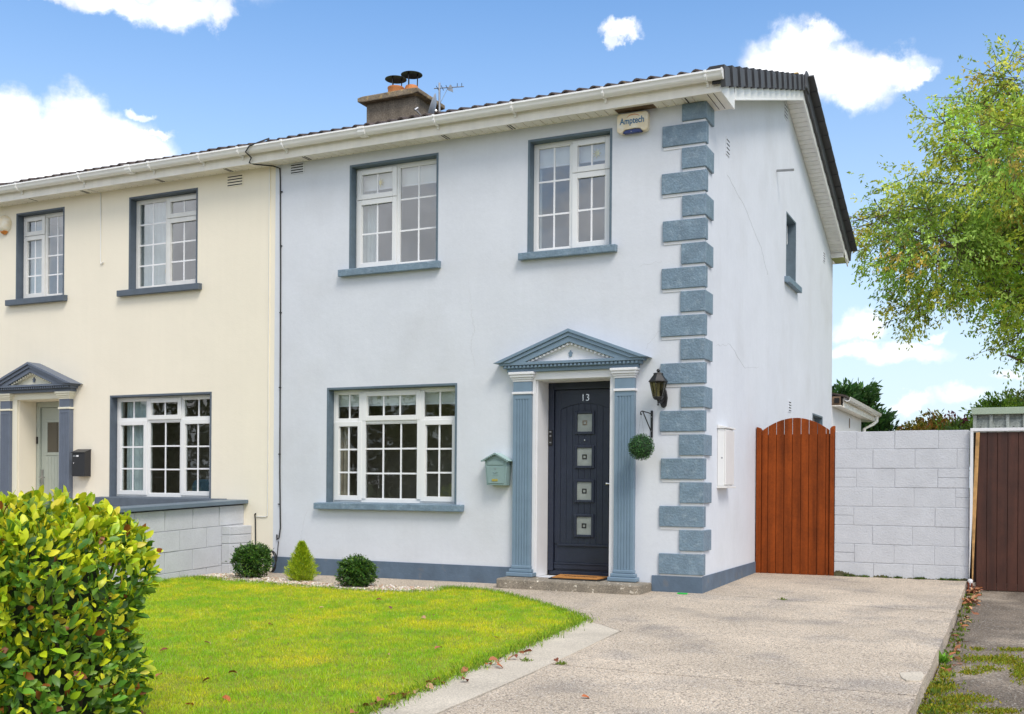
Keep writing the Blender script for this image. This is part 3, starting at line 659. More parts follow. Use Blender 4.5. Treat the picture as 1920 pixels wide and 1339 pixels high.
for side in (0, 1):
    for i in range(14):
        t = i * sl
        if side == 0: y = -.30 + t * math.cos(an); z = rk(y, 5.155); o = link('verge_tile', vme, RF, (.205, y, z)); o.rotation_euler = (an - .012, 0, 0); o.scale = (1, 1.06, 1)
        else: y = 8.44 - t * math.cos(an); z = 5.155 + .3293 * (8.14 - y); o = link('verge_tile', vme, RF, (.239, y, z - .012)); o.rotation_euler = (an + .02, 0, math.pi); o.scale = (1, 1.17, 1); o.location.x = .139 + .1 - .0 - wpos(RF).x + .0
build(MB().prism([(3.93, rk(3.93, 5.02)), (4.07, rk(4.07, 5.0)), (4.21, rk(4.21, 5.02)), (4.20, rk(4.2, 5.2)), (4.13, rk(4.13, 5.24)), (4.01, rk(4.01, 5.24)), (3.94, rk(3.94, 5.2))], 'x', .2402, .262), 'ridge_end_cap', VERGE, RF, .006)
build(B(-.35, .15, 4.0, 4.14, 6.535, 6.56), 'ridge_mortar', WIPE, RF, .01)

# ------------------------------------------------------------------ door surround and front door of the grey house
def chev(c, za, zb, t, s):
    xo = (za - zb) / s; xi = max((za - t - zb) / s, .001)
    return [(c - xo, zb), (c, za), (c + xo, zb), (c + xi, zb), (c, za - t), (c - xi, zb)]
def surround(house, c, D, hw_, z0, ap, ztip, pw, pil, pmat, wmat, opening, zoff=0.):
    """pil: (left x0, right x0); pw: pilaster width"""
    sr = build(MB().box(c - hw_ * .86, c + hw_ * .86, -D * .45, -.001, 2.262 + zoff, 2.30 + zoff), 'door_surround', pmat, house, .004)
    s = (ap - ztip) / hw_
    def bb(mb, n, m_, bev=.003): return build(mb, n, m_, sr, bev)
    bb(MB().box(c - hw_ * .90, c + hw_ * .90, -D * .62, -.001, 2.3005 + zoff, 2.332 + zoff), 'architrave', pmat)
    n = 34
    for i in range(n):
        x = c - hw_ * .885 + 2 * hw_ * .885 * (i + .5) / n; bb(MB().box(x - .012, x + .012, -D * .74, -D * .6201, 2.306 + zoff, 2.328 + zoff), 'dentil', pmat, 0)
    bb(MB().box(c - hw_ * .94, c + hw_ * .94, -D * .80, -.001, 2.3325 + zoff, 2.362 + zoff), 'pediment_base', pmat)
    zb = ztip - .004
    bb(MB().prism(chev(c, ap, zb, .034, s), 'y', -D, -.001), 'raking_cornice', pmat)
    bb(MB().prism(chev(c, ap - .0345, zb - .0, .040, s), 'y', -D * .90, -.001), 'raking_cove', pmat)
    bb(MB().prism(chev(c, ap - .075, zb - .0, .060, s), 'y', -D * .80, -.001), 'raking_fascia', pmat)
    bb(MB().prism(chev(c, ap - .1355, zb + .0, .020, s), 'y', -D * .60, -.001), 'inner_moulding', wmat)
    tri = MB(); xo = (ap - .1355 - zb) / s; tri.prism([(c - xo, zb), (c, ap - .1355), (c + xo, zb)], 'y', -D * .42, -.001); bb(tri, 'tympanum', wmat, 0)
    n = int(xo / .045)
    for sd_ in (-1, 1):
        for i in range(n):
            x = c + sd_ * (i + .6) * (xo - .03) / n; z = ap - .1355 - s * abs(x - c); 
            bb(MB().box(x - .012, x + .012, -D * .70, -D * .6005, z - .022, z - .003), 'dentil', wmat, 0)
    dz = zb + .07
    bb(MB().prism([(c - .026, dz + .015), (c - .012, dz + .022), (c, dz + .045), (c + .012, dz + .022), (c + .026, dz + .015), (c + .014, dz - .004), (c + .018, dz - .018), (c, dz - .028), (c - .018, dz - .018), (c - .014, dz - .004)], 'y', -D * .5, -D * .4205), 'pediment_emblem', pmat, .002)
    # pilasters
    for px in pil:
        e = .07
        def fl(x0, x1):
            pts = [(x0, -.001), (x0, -e)]; n_ = 5; w_ = (x1 - x0 - .05) / n_
            for i in range(n_):
                a = x0 + .025 + i * w_; pts += [(a + w_ * .15, -e), (a + w_ * .3, -e + .008), (a + w_ * .7, -e + .008), (a + w_ * .85, -e)]
            return pts + [(x1, -e), (x1, -.001)]
        p = bb(MB().prism(fl(px, px + pw), 'z', .205, 1.975), 'pilaster', pmat, .0)
        bb(MB().box(px, px + pw, -e, -.001, 1.9755, 2.026), 'pilaster_neck', pmat, .002)
        bb(MB().box(px - .012, px + pw + .012, -e - .012, -.001, 2.0265, 2.052), 'astragal', wmat, .004)
        bb(MB().box(px, px + pw, -e, -.001, 2.0525, 2.160), 'pilaster_block', pmat, .003)
        cap = MB()
        cap.box(px - .006, px + pw + .006, -e - .006, -.001, 2.1605, 2.182).box(px - .016, px + pw + .016, -e - .016, -.001, 2.1825, 2.205).box(px - .03, px + pw + .03, -e - .03, -.001, 2.2055, 2.232).box(px - .042, px + pw + .042, -e - .042, -.001, 2.2325, 2.2615)
        bb(cap, 'capital', wmat, .005)
        bs_ = MB(); bs_.box(px - .008, px + pw + .008, -e - .008, -.001, .168, .2045).box(px - .026, px + pw + .026, -e - .026, -.001, .132, .1675).box(px - .05, px + pw + .05, -e - .05, -.001, z0, .1315)
        bb(bs_, 'pilaster_base', pmat, .008)
    a, b, zt = opening
    bb(MB().box(pil[0] + pw + .002, a, -.03, -.001, z0, zt).box(b, pil[1] - .002, -.03, -.001, z0, zt).box(pil[0] + pw + .002, pil[1] - .002, -.0298, -.001, zt + .0005, 2.2615 + zoff), 'architrave_jamb', wmat, .003)
    return sr
surround(H, -1.409, .15, .857, .088, 2.687, 2.362, .208, (-2.068, -.92), SURR, WPAINT, (-1.825, -.985, 2.178))
D = build(B(-1.805, -.985, .30, .36, .088, .135), 'front_door', DOORB, H, .004)
def db(x0, x1, y0, y1, z0, z1, n='door_rail', m_=DOORB, bev=.004): return build(B(x0, x1, y0, y1, z0, z1), n, m_, D, bev)
db(-1.808, -1.745, .285, .36, .1355, 2.17, 'door_frame'); db(-1.022, -.984, .285, .36, .1355, 2.17, 'door_frame'); db(-1.7445, -1.0225, .285, .36, 2.095, 2.17, 'door_frame')
db(-1.742, -1.025, .318, .36, .1355, 2.092, 'door_leaf'); db(-1.742, -1.025, .305, .3175, .155, .205, 'weather_bar'); db(-1.742, -1.025, .298, .3175, .2055, .225, 'drip_bar')
DC = -1.392
for i in range(8):
    xa = DC - .278 + i * .0695; xb = xa + .0665
    def az_(x): return 1.876 + .062 * (1 - ((x - DC) / .278) ** 2)
    build(MB().prism([(xa, .43), (xb, .43), (xb, az_(xb)), ((xa + xb) / 2, az_((xa + xb) / 2)), (xa, az_(xa))], 'y', .3105, .3176), 'door_plank', DOORB, D, .0015)
# raised field round the planks
fld = MB(); 
fld.box(-1.7405, DC - .2815, .309, .3175, .43, 2.09).box(DC + .2815, -1.0255, .309, .3175, .43, 2.09)
arcp = [(DC - .2815, 2.09), (DC - .2815, 1.882)] + [(DC + .278 * t, 1.8825 + .062 * (1 - t * t)) for t in np.linspace(-1, 1, 13)] + [(DC + .2815, 1.882), (DC + .2815, 2.09)]
fld.prism(arcp, 'y', .309, .3175); build(fld, 'door_field', DOORB, D, .002)
db(-1.70, -1.03, .294, .3085, .405, .4295, 'door_moulding'); db(-1.735, -1.03, .312, .3174, .228, .404, 'door_panel', bev=.002)
for zt in (1.858, 1.492, 1.125, .752):
    zb = zt - .25; a, b = DC - .114, DC + .114; w_ = .03
    f_ = MB(); f_.box(a, a + w_, .292, .3104, zb, zt).box(b - w_, b, .292, .3104, zb, zt).box(a + w_, b - w_, .292, .3104, zb, zb + w_).box(a + w_, b - w_, .292, .3104, zt - w_, zt)
    build(f_, 'glazing_frame', DOORB, D, .006)
    build(B(a + w_, b - w_, .3065, .3102, zb + w_, zt - w_), 'frosted_pane', FROST, D)
    cx_, cz_ = DC, (zb + zt) / 2; q = .026
    f_ = MB(); f_.box(cx_ - q, cx_ - q + .012, .3035, .3062, cz_ - q, cz_ + q).box(cx_ + q - .012, cx_ + q, .3035, .3062, cz_ - q, cz_ + q).box(cx_ - q + .012, cx_ + q - .012, .3035, .3062, cz_ - q, cz_ - q + .012).box(cx_ - q + .012, cx_ + q - .012, .3035, .3062, cz_ + q - .012, cz_ + q)
    build(f_, 'square_motif', DARK if zt < 1.8 else CHIM, D)
text('13', 'house_number', .105, (DC + .005, .307, 2.0), CHROME, D, .004)
hd = MB(); hd.lathe([(.0, -.0), (.014, -.002), (.014, -.03), (.0, -.031)], (-1.125, .30, 1.08), 12, axis='y'); hd.tube([(-1.128, .268, 1.08), (-1.10, .262, 1.081), (-1.045, .268, 1.083)], [.010, .009, .006], 8); build(hd, 'door_handle', CHROME, D, 0, True)
build(MB().lathe([(0, 0), (.007, 0), (.007, -.006), (0, -.007)], (DC, .31, 1.545), 10, axis='y'), 'spy_hole', CHROME, D)
bell = build(B(-1.803, -1.755, .272, .2845, 1.49, 1.66), 'doorbell', BLACK, D, .006)
for z in (1.645, 1.60, 1.53): build(B(-1.79, -1.768, .2705, .2718, z - .012, z), 'bell_mark', STEEL, D)
# lined reveal of the recess
rv = MB(); rv.box(-1.8248, -1.809, .0, .283, .088, 2.1775); rv.box(-.984, -.9822, .0, .283, .088, 2.1775); rv.box(-1.8085, -.9845, .0, .283, 2.171, 2.1775); build(rv, 'recess_lining', WPAINT, H)
build(B(-1.83, -.98, .36, .55, .05, 2.19), 'hall_backing', DARK, H)

# step, mat
st = MB()
pts = [(-2.12, .0), (-2.12, -.33), (-2.10, -.375), (-2.05, -.395), (-.60, -.40), (-.555, -.385), (-.535, -.34), (-.53, .0)]
st.prism(pts, 'z', -.15, .084); st.box(-1.825, -.985, .0, .30, -.15, .0838)
build(st, 'door_step', CONC, H, .014)
dmx = empty('doormat', (-1.31, -.05, .085)); tag(dmx, 'orange coir doormat with black rubber edge on the front step', 'doormat')
build(MB().prism([(-1.66, .25), (-1.02, .25), (-1.04, -.17), (-1.60, -.17)], 'z', .0845, .096), 'rubber_base', RUBBER, dmx, .002)
build(MB().prism([(-1.63, .225), (-1.05, .225), (-1.07, -.145), (-1.57, -.145)], 'z', .0965, .106), 'coir_pile', COIR, dmx, .002)
wv = MB(); wv.tube([(-1.5 + .36 * i / 60, .03 + .018 * math.sin(i * 1.1) * (1 + .4 * math.sin(i * .37)), .107) for i in range(61)], .0035, 4); build(wv, 'woven_script', RUBBER, dmx)

# ------------------------------------------------------------------ neighbour house
NH = empty('semi_detached_house', (-7.9, 0, 0))
tag(NH, 'cream rendered adjoining house with dark grey window reveals and sage door', 'house')
NX = -10.9
nw = [(-9.735, -8.815, 3.56, 4.755), (-7.645, -6.50, 3.542, 4.752), (-7.957, -6.255, .855, 2.185), (-9.665, -8.86, .085, 2.172)]
weldbuild(wallmesh(NX, -5.2905, -.3, 5.0, nw, .25, TF), 'front_wall', CREAM, NH)
build(B(NX, NX + .25, .25, 8.0, -.3, 5.0), 'gable_wall', CREAM, NH); build(B(NX, -5.2905, 8.0, 8.14, -.3, 4.9), 'rear_wall', CREAM, NH)
window(NH, *nw[0], [(-9.7, -9.28, [(3.57, 4.45, 's', 2, 3), (4.45, 4.75, 's', 2, 1)]), (-9.28, -8.83, [(3.57, 4.75, 'f', 2, 4)])], NWHITE, NREV, sill=(-9.87, -8.745, 3.565, 3.482, .07), sm=NREV)
window(NH, *nw[1], [(-7.6, -7.085, [(3.55, 4.75, 'f', 2, 4)]), (-7.085, -6.52, [(3.55, 4.44, 's', 2, 3), (4.44, 4.75, 's', 2, 1)])], NWHITE, NREV, sill=(-7.79, -6.42, 3.55, 3.468, .07), sm=NREV)
window(NH, *nw[2], [(-7.93, -7.396, [(.87, 1.86, 's', 2, 3), (1.86, 2.18, 'f', 2, 1)]), (-7.396, -6.823, [(.87, 1.86, 'f', 2, 3), (1.86, 2.18, 's', 2, 1)]), (-6.823, -6.27, [(.87, 1.86, 's', 2, 3), (1.86, 2.18, 'f', 2, 1)])], WHITE, NREV, sill=(-8.1, -6.0, .86, .74, .12), sm=NREV)
room(NH, -9.4, -9.2, 3.5, 4.6, m_=ROOMU, d=1.6); room(NH, -7.4, -6.8, 3.5, 4.6, m_=ROOMU, d=1.6); room(NH, -7.4, -6.9, .7, 2.1, m_=ROOM, d=1.1)
surround(NH, -9.255, .21, .80, .088, 2.665, 2.358, .19, (-9.945, -8.81), NSURR, CREAMW, (-9.665, -8.86, 2.172), 0)
ND = build(B(-9.65, -8.875, .30, .36, .088, .135), 'front_door', DOORG, NH, .004)
def nb(x0, x1, y0, y1, z0, z1, n, m_=DOORG, bev=.004): return build(B(x0, x1, y0, y1, z0, z1), n, m_, ND, bev)
nb(-9.652, -9.59, .285, .36, .1355, 2.165, 'door_frame'); nb(-8.93, -8.868, .285, .36, .1355, 2.165, 'door_frame'); nb(-9.589, -8.931, .285, .36, 2.09, 2.165, 'door_frame')
nb(-9.585, -8.935, .316, .36, .1355, 2.087, 'door_leaf'); nb(-9.50, -9.02, .306, .3155, 1.88, 1.92, 'door_rail'); nb(-9.50, -9.02, .306, .3155, 1.42, 1.46, 'door_rail'); nb(-9.50, -9.46, .306, .3155, 1.4605, 1.8795, 'door_rail'); nb(-9.06, -9.02, .306, .3155, 1.4605, 1.8795, 'door_rail')
nb(-9.4595, -9.0605, .3125, .3158, 1.461, 1.879, 'door_glass', mat('bronze_glass', (.09, .08, .06), .1), 0)
for i in range(8): nb(-9.50 + i * .06, -9.444 + i * .06, .3095, .3158, .22, 1.40, 'door_plank', DOORG, .0015)
nh_ = MB(); nh_.box(-9.57, -9.54, .302, .3155, .98, 1.22); nh_.tube([(-9.555, .30, 1.11), (-9.555, .265, 1.11), (-9.46, .262, 1.11)], .009, 8); build(nh_, 'door_handle', STEEL, ND, 0, True)
nb(-9.645, -9.615, .272, .2845, 1.58, 1.68, 'doorbell', BLACK)
rv = MB(); rv.box(-9.6648, -9.653, .0, .283, .088, 2.1715).box(-8.867, -8.8602, .0, .283, .088, 2.1715).box(-9.6525, -8.8675, .0, .283, 2.166, 2.1715); build(rv, 'recess_lining', CREAM, NH)
build(B(-9.67, -8.85, .36, .55, .05, 2.18), 'hall_backing', DARK, NH)
build(B(-10.0, -8.55, -.4, .30, -.15, .084), 'door_step', CONC, NH, .012)
soffit_run(NH, NX, -5.292); fascia(NH, NX, -5.2905, [-6.8, -9.2]); gutter(NH, NX, -5.2905, [-9.35, -8.2, -7.0, -6.2, -5.6], [-7.35])
for x in (-9.3, -8.35, -8.32, -7.05, -7.02, -5.95, -5.92): build(B(x, x + .012, -.17, -.03, HZ - .003, HZ - .0005), 'soffit_vent_slot', DARK, NH)
NRF = roof(NH, NX, -5.292, False)
vent(NH, -6.03, 4.70, .25, .15, 4, m_=CREAM)
for (x, z) in ((-5.38, None),):
    build(MB().box(-5.372, -5.364, -.012, -.0005, .72, 4.87), 'wall_conduit', CREAM, NH)
# chimney on the party line
CH = build(B(-6.11, -5.25, 3.2, 3.82, 5.9, 6.79), 'chimney', CHIM, NH, .01)
build(MB().prism([(-6.21, 6.80), (-6.11, 6.785), (-5.25, 6.785), (-5.15, 6.80), (-5.15, 6.862), (-5.25, 6.875), (-6.11, 6.875), (-6.21, 6.862)], 'y', 3.10, 3.92), 'chimney_cap', CHCAP, CH, .012)
for x, y, cz, big in ((-5.73, 3.42, 7.18, 0), (-5.56, 3.60, 7.285, 1)):
    r_ = .13 if big else .12
    pr = [(0, 6.87), (r_ * 1.08, 6.87), (r_ * 1.1, 6.99), (r_ * .98, 7.04), (r_ * .68, 7.11), (r_ * .62, 7.10), (0, 7.09)] if big else [(0, 6.87), (r_, 6.87), (r_ * .98, 7.02), (r_ * 1.04, 7.03), (r_ * 1.04, 7.05), (r_ * .8, 7.05), (0, 7.0)]
    build(MB().lathe([(a, b) for a, b in pr], (x, y, 0), 20), 'chimney_pot', POT, CH, 0, True)
    cw = MB(); cw.lathe([(0, cz + .035), (.06, cz + .028), (.165, cz), (.165, cz - .006), (.06, cz + .018), (0, cz + .022)], (x, y, 0), 24)
    for a in (0.5, 2.6, 4.7): cw.tube([(x + .085 * math.cos(a), y + .085 * math.sin(a), 7.0), (x + .09 * math.cos(a), y + .09 * math.sin(a), cz + .01)], .009, 6)
    build(cw, 'rain_cowl', STEEL if False else BLACK, CH, 0, True)

# dish and aerial by the chimney
DS = empty('satellite_dish', (-5.1, 3.1, 6.2)); tag(DS, 'grey satellite dish seen edge-on beside the chimney', 'satellite dish')
prof = [(.21 * t, .06 * t * t) for t in np.linspace(0.01, 1, 9)]
ds = MB(); ds.lathe([(a, b) for a, b in prof] + [(a + .006, b + .008) for a, b in prof[::-1]], (0, 0, 0), 26)
rot = Matrix.Rotation(R(62), 4, 'Y') @ Matrix.Rotation(R(0), 4, 'X')
rot = Matrix.Rotation(R(-60), 4, 'Z') @ Matrix.Rotation(R(72), 4, 'X')
ds.v = [tuple(rot @ Vector(p) + Vector((-4.83, 3.05, 6.47))) for p in ds.v]; build(ds, 'reflector', DISH, DS, 0, True)
am = MB(); am.tube([(-4.86, 3.07, 6.33), (-4.98, 2.92, 6.36), (-5.05, 2.84, 6.45)], .010, 6); am.tube([(-4.83, 3.07, 6.47), (-4.95, 3.22, 6.42), (-5.2, 3.26, 6.40)], .018, 6); am.tube([(-5.05, 2.84, 6.43), (-5.02, 2.88, 6.47)], .018, 8); am.tube([(-4.93, 2.98, 6.36), (-5.0, 3.1, 6.30), (-5.1, 3.19, 6.1)], .008, 5)
build(am, 'dish_arm', STEEL, DS, 0, True)
AE = empty('television_aerial', (-4.9, 3.4, 6.1)); tag(AE, 'thin television aerial on a pole right of the chimney', 'aerial')
ap = MB(); ap.tube([(-4.98, 3.3, 6.25), (-4.93, 3.35, 6.55), (-4.95, 3.38, 6.99)], .016, 8); build(ap, 'mast', STEEL, AE, 0, True)
bm_ = MB(); bm_.tube([(-5.02, 3.34, 6.905), (-4.60, 3.49, 6.92)], .007, 6); bm_.tube([(-4.94, 3.38, 6.68), (-4.83, 3.41, 6.90)], .004, 5)
build(bm_, 'boom', STEEL, AE)
for t in (.12, .28, .44, .78, .93):
    x = -5.02 + .42 * t; y = 3.34 + .15 * t; z = 6.905 + .015 * t; build(MB().tube([(x, y, z - .005), (x, y, z + .055)] if t > .5 else [(x + .03, y - .09, z), (x - .03, y + .09, z)], .005, 5), 'aerial_element', BLACK, AE)
build(MB().prism([(-4.83, 6.88), (-4.78, 6.95), (-4.76, 6.91), (-4.75, 6.84)], 'y', 3.40, 3.44), 'reflector_plate', STEEL, AE)

# ------------------------------------------------------------------ fittings on the walls
# alarm box
A = empty('alarm_box', (-.75, 0, 4.76)); tag(A, 'yellowed burglar alarm box with blue lens under the eaves above the right window', 'alarm box')
def rrect(x0, x1, z0, z1, r, n=5, arch=.0):
    p = []
    for cx_, cz_, a0 in ((x1 - r, z1 - r, 0), (x0 + r, z1 - r, 90), (x0 + r, z0 + r, 180), (x1 - r, z0 + r, 270)):
        for i in range(n + 1): a = R(a0 + 90 * i / n); p.append((cx_ + r * math.cos(a), cz_ + r * math.sin(a)))
    return p
x0, x1, z0, z1 = -.915, -.585, 4.655, 4.852
body = rrect(x0, x1, z0, z1, .035)
# notch for the lens in the lower edge
top_arch = []
p2 = [(x, z + (.012 * (1 - ((x + .75) / .13) ** 2) if abs(x + .75) < .13 and z > 4.84 else 0)) for x, z in body]
low = [(-.88 + .035 * 0, z0)]
bodyn = []
for (x, z) in p2: bodyn.append((x, z))
i0 = next(i for i, (x, z) in enumerate(bodyn) if abs(z - z0) < 1e-6)
bodyn = bodyn[:i0 + 1] + [(-.86, z0 + .004), (-.83, z0 + .03), (-.72, z0 + .036), (-.67, z0 + .028), (-.645, z0 + .004)] + bodyn[i0 + 1:]
build(MB().prism(bodyn, 'y', -.075, -.02), 'cover', ALARM, A, .008)
build(MB().prism(rrect(x0 + .004, x1 - .004, z0 + .004, z1 - .004, .035), 'y', -.0195, -.001), 'backplate', ALARM, A)
build(MB().prism([(-.857, z0 + .002), (-.828, z0 + .026), (-.72, z0 + .032), (-.672, z0 + .024), (-.648, z0 + .002), (-.67, z0 - .006), (-.84, z0 - .006)], 'y', -.066, -.021), 'lens', NAVY, A, .003)
build(MB().lathe([(0, 0), (.004, 0), (0, -.004)], (-.765, -.067, z0 + .008), 8, axis='y'), 'indicator_light', WHITEB, A)
tx = text('Amptech', 'lettering', .082, (-.752, -.0765, 4.768), TXTB, A, .0012, bold=.0012); tx.rotation_euler = (R(90), 0, 0); tx.scale = (.86, 1.1, 1)
arc = [(-.74 + .075 * math.cos(a), -.077, 4.785 + .045 * math.sin(a)) for a in np.linspace(R(160), R(25), 14)]
build(MB().tube(arc, [.001 + .0025 * math.sin(math.pi * i / 13) for i in range(14)], 6), 'orange_arc', TXTO, A)
A2 = empty('alarm_box', (-9.95, 0, 4.63)); tag(A2, 'round pale alarm sounder with orange lens at the left edge of the cream wall', 'alarm box')
build(MB().lathe([(0, -.085), (.06, -.082), (.10, -.065), (.125, -.02), (.125, -.001), (0, -.001)], (-9.955, 0, 4.63), 28, axis='y'), 'cover', ALARM, A2, 0, True)
build(MB().lathe([(0, -.06), (.05, -.058), (.075, -.03), (.08, -.012), (0, -.01)], (-9.955, 0, 4.565), 20, axis='y'), 'lens', TXTO, A2, 0, True)

# mailboxes
MBX = empty('mailbox', (-2.245, 0, 1.05)); tag(MBX, 'sage green house-shaped mailbox with scalloped roof beside the navy door', 'mailbox')
def taper(x0t, x1t, x0b, x1b, y0, y1, zb, zt):
    m_ = MB(); v = [(x0b, y0, zb), (x1b, y0, zb), (x1b, y1, zb), (x0b, y1, zb), (x0t, y0, zt), (x1t, y0, zt), (x1t, y1, zt), (x0t, y1, zt)]
    return m_.add(v, [(0, 3, 2, 1), (4, 5, 6, 7), (0, 1, 5, 4), (1, 2, 6, 5), (2, 3, 7, 6), (3, 0, 4, 7)])
mb = MB(); v = [(-2.353, 1.057), (-2.127, 1.054), (-2.112, 1.325), (-2.245, 1.392), (-2.378, 1.325)]
mb.prism(v, 'y', -.12, -.001); build(mb, 'body', MAILG, MBX, .004)
rm_ = MB(); rm_.prism([(-2.41, 1.312), (-2.245, 1.397), (-2.08, 1.312), (-2.08, 1.318), (-2.245, 1.405), (-2.41, 1.318)], 'y', -.15, -.0015); build(rm_, 'roof', mat('sage_roof', (.36, .50, .47), .35), MBX, .002)
for sd_ in (-1, 1):
    for i in range(7):
        x = -2.245 + sd_ * (.012 + i * .0235); z = 1.398 - abs(x + 2.245) * .515
        build(MB().lathe([(0, 0), (.011, 0), (.011, -.003), (0, -.003)], (x, -.150, z - .004), 10, axis='y'), 'scallop', MAILG, MBX)
build(B(-2.345, -2.145, -.1265, -.1205, 1.272, 1.315), 'letter_flap', MAILG, MBX, .003)
build(taper(-2.352, -2.138, -2.335, -2.145, -.127, -.1205, 1.075, 1.255), 'door', MAILG, MBX, .003)
build(B(-2.285, -2.215, -.131, -.1275, 1.098, 1.122), 'name_plate', BRASS, MBX, .003)
build(MB().lathe([(0, 0), (.006, 0), (.006, -.005), (0, -.006)], (-2.245, -.127, 1.235), 10, axis='y'), 'lock', STEEL, MBX)
build(MB().tube([(-2.275, -.128, 1.20), (-2.245, -.130, 1.185), (-2.215, -.128, 1.20)], .003, 5).tube([(-2.28, -.128, 1.165), (-2.21, -.128, 1.165)], .002, 4), 'embossed_horn', MAILG, MBX)
MB2 = empty('mailbox', (-8.4, 0, 1.12)); tag(MB2, 'plain black rectangular mailbox beside the fluted grey pilaster of the cream house', 'mailbox')
mb = MB(); mb.prism([(-.001, 1.125), (-.11, 1.125), (-.11, 1.445), (-.001, 1.485)], 'x', -8.52, -8.292); build(mb, 'body', MAILB, MB2, .004)
mb = MB(); mb.prism([(-.001, 1.489), (-.125, 1.446), (-.125, 1.436), (-.001, 1.48)], 'x', -8.53, -8.285); build(mb, 'lid', MAILB, MB2, .002)
build(B(-8.44, -8.40, -.1118, -.1102, 1.385, 1.405), 'name_plate', WHITEB, MB2); build(B(-8.50, -8.452, -.1118, -.1102, 1.385, 1.405), 'name_plate', STEEL, MB2)
build(MB().lathe([(0, 0), (.007, 0), (0, -.008)], (-8.49, -.1105, 1.30), 8, axis='y'), 'lock', CHROME, MB2)

# carriage lantern
LN = empty('wall_lantern', (-.42, 0, 1.95)); tag(LN, 'black carriage lantern on the wall right of the door surround', 'wall lantern')
lx, ly = -.425, -.17
build(MB().prism([(-.44, 1.86), (-.415, 1.845), (-.385, 1.87), (-.375, 1.95), (-.39, 2.03), (-.42, 2.05), (-.455, 2.02), (-.465, 1.93)], 'y', -.028, -.001), 'backplate', BLACK, LN, .008)
build(MB().tube([(-.42, -.02, 1.93), (-.422, -.07, 1.90), (lx, ly * .8, 1.895), (lx, ly, 1.925)], [.012, .011, .01, .012], 8), 'arm', BLACK, LN, 0, True)
hexr = R(30)
build(MB().lathe([(0, 1.918), (.035, 1.918), (.052, 1.935), (.055, 1.95), (0, 1.95)], (lx, ly, 0), 6, rot=hexr), 'lantern_base', BLACK, LN, .002)
build(MB().lathe([(0, 2.093), (.098, 2.093), (.10, 2.102), (.092, 2.11), (.048, 2.168), (.052, 2.176), (.048, 2.184), (.02, 2.19), (0, 2.19)], (lx, ly, 0), 6, rot=hexr), 'lantern_roof', BLACK, LN, .002)
build(MB().lathe([(0, 2.188), (.008, 2.19), (.018, 2.202), (.018, 2.214), (.008, 2.226), (0, 2.228)], (lx, ly, 0), 12), 'finial', BLACK, LN, 0, True)
build(MB().lathe([(0, 1.86), (.008, 1.862), (.011, 1.872), (.006, 1.88), (.008, 1.9), (.014, 1.918), (0, 1.919)], (lx, ly, 0), 10), 'drop_finial', BLACK, LN, 0, True)
for k in range(6):
    a = hexr + k * math.pi / 3; a2 = a + math.pi / 3; am_ = (a + a2) / 2
    build(MB().tube([(lx + .053 * math.cos(a), ly + .053 * math.sin(a), 1.948), (lx + .086 * math.cos(a), ly + .086 * math.sin(a), 2.094)], .0042, 5), 'lantern_rib', BLACK, LN)
    p = [(lx + .0505 * math.cos(a), ly + .0505 * math.sin(a), 1.951), (lx + .0505 * math.cos(a2), ly + .0505 * math.sin(a2), 1.951), (lx + .083 * math.cos(a2), ly + .083 * math.sin(a2), 2.092), (lx + .083 * math.cos(a), ly + .083 * math.sin(a), 2.092)]
    q_ = [(lx + (x - lx) * .96, ly + (y - ly) * .96, z) for x, y, z in p]
    build(MB().add(p + q_, [(0, 1, 2, 3), (7, 6, 5, 4), (0, 4, 5, 1), (1, 5, 6, 2), (2, 6, 7, 3), (3, 7, 4, 0)]), 'lantern_glass', LGLASS, LN)
build(MB().lathe([(0, 1.95), (.016, 1.95), (.016, 1.99), (.012, 1.992), (.012, 2.03), (.018, 2.06), (.012, 2.085), (0, 2.09)], (lx, ly, 0), 12), 'bulb', WHITEB, LN, 0, True)

# bracket and topiary ball
BK = empty('hanging_bracket', (-.54, 0, 1.69)); tag(BK, 'black iron hanging basket bracket on the wall below the lantern', 'wall bracket')
build(B(-.554, -.530, -.012, -.001, 1.55, 1.825), 'wall_bar', BLACK, BK, .003)
build(MB().tube([(-.542, -.008, 1.79), (-.556, -.12, 1.80), (-.57, -.24, 1.805), (-.574, -.265, 1.795), (-.574, -.268, 1.775), (-.572, -.255, 1.768), (-.571, -.245, 1.776)], .006, 8), 'arm', BLACK, BK, 0, True)
build(MB().tube([(-.542, -.01, 1.60), (-.566, -.22, 1.80)], .006, 8), 'strut', BLACK, BK, 0, True)
for z in (1.76, 1.615): build(MB().lathe([(0, 0), (.006, 0), (.004, -.004), (0, -.005)], (-.542, -.0125, z), 8, axis='y'), 'screw', STEEL, BK)
BL = empty('topiary_ball', (-.571, -.25, 1.45)); tag(BL, 'round green artificial box ball hanging from the iron bracket', 'topiary ball')
c = np.array([-.571, -.25, 1.448]); u = unit(3000); rr_ = .117 + rng.uniform(-.016, .012, 3000)
leafcloud('foliage', LEAFS, c + u * rr_[:, None], unit(3000) + u * .5, u + unit(3000) * .5, rng.uniform(.014, .021, 3000), tints(3000, [(.035, .12, .03), (.02, .07, .018), (.10, .25, .06)], [.5, .3, .2], .25), LEAF2, BL, tuple(c))
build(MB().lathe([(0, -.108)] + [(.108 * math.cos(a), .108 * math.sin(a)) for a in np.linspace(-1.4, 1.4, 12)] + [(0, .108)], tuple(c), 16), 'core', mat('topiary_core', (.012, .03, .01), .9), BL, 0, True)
build(MB().tube([(-.571, -.262, 1.785), (-.605, -.25, 1.55)], .0012, 4).tube([(-.571, -.262, 1.785), (-.54, -.25, 1.55)], .0012, 4), 'chain', STEEL, BL)

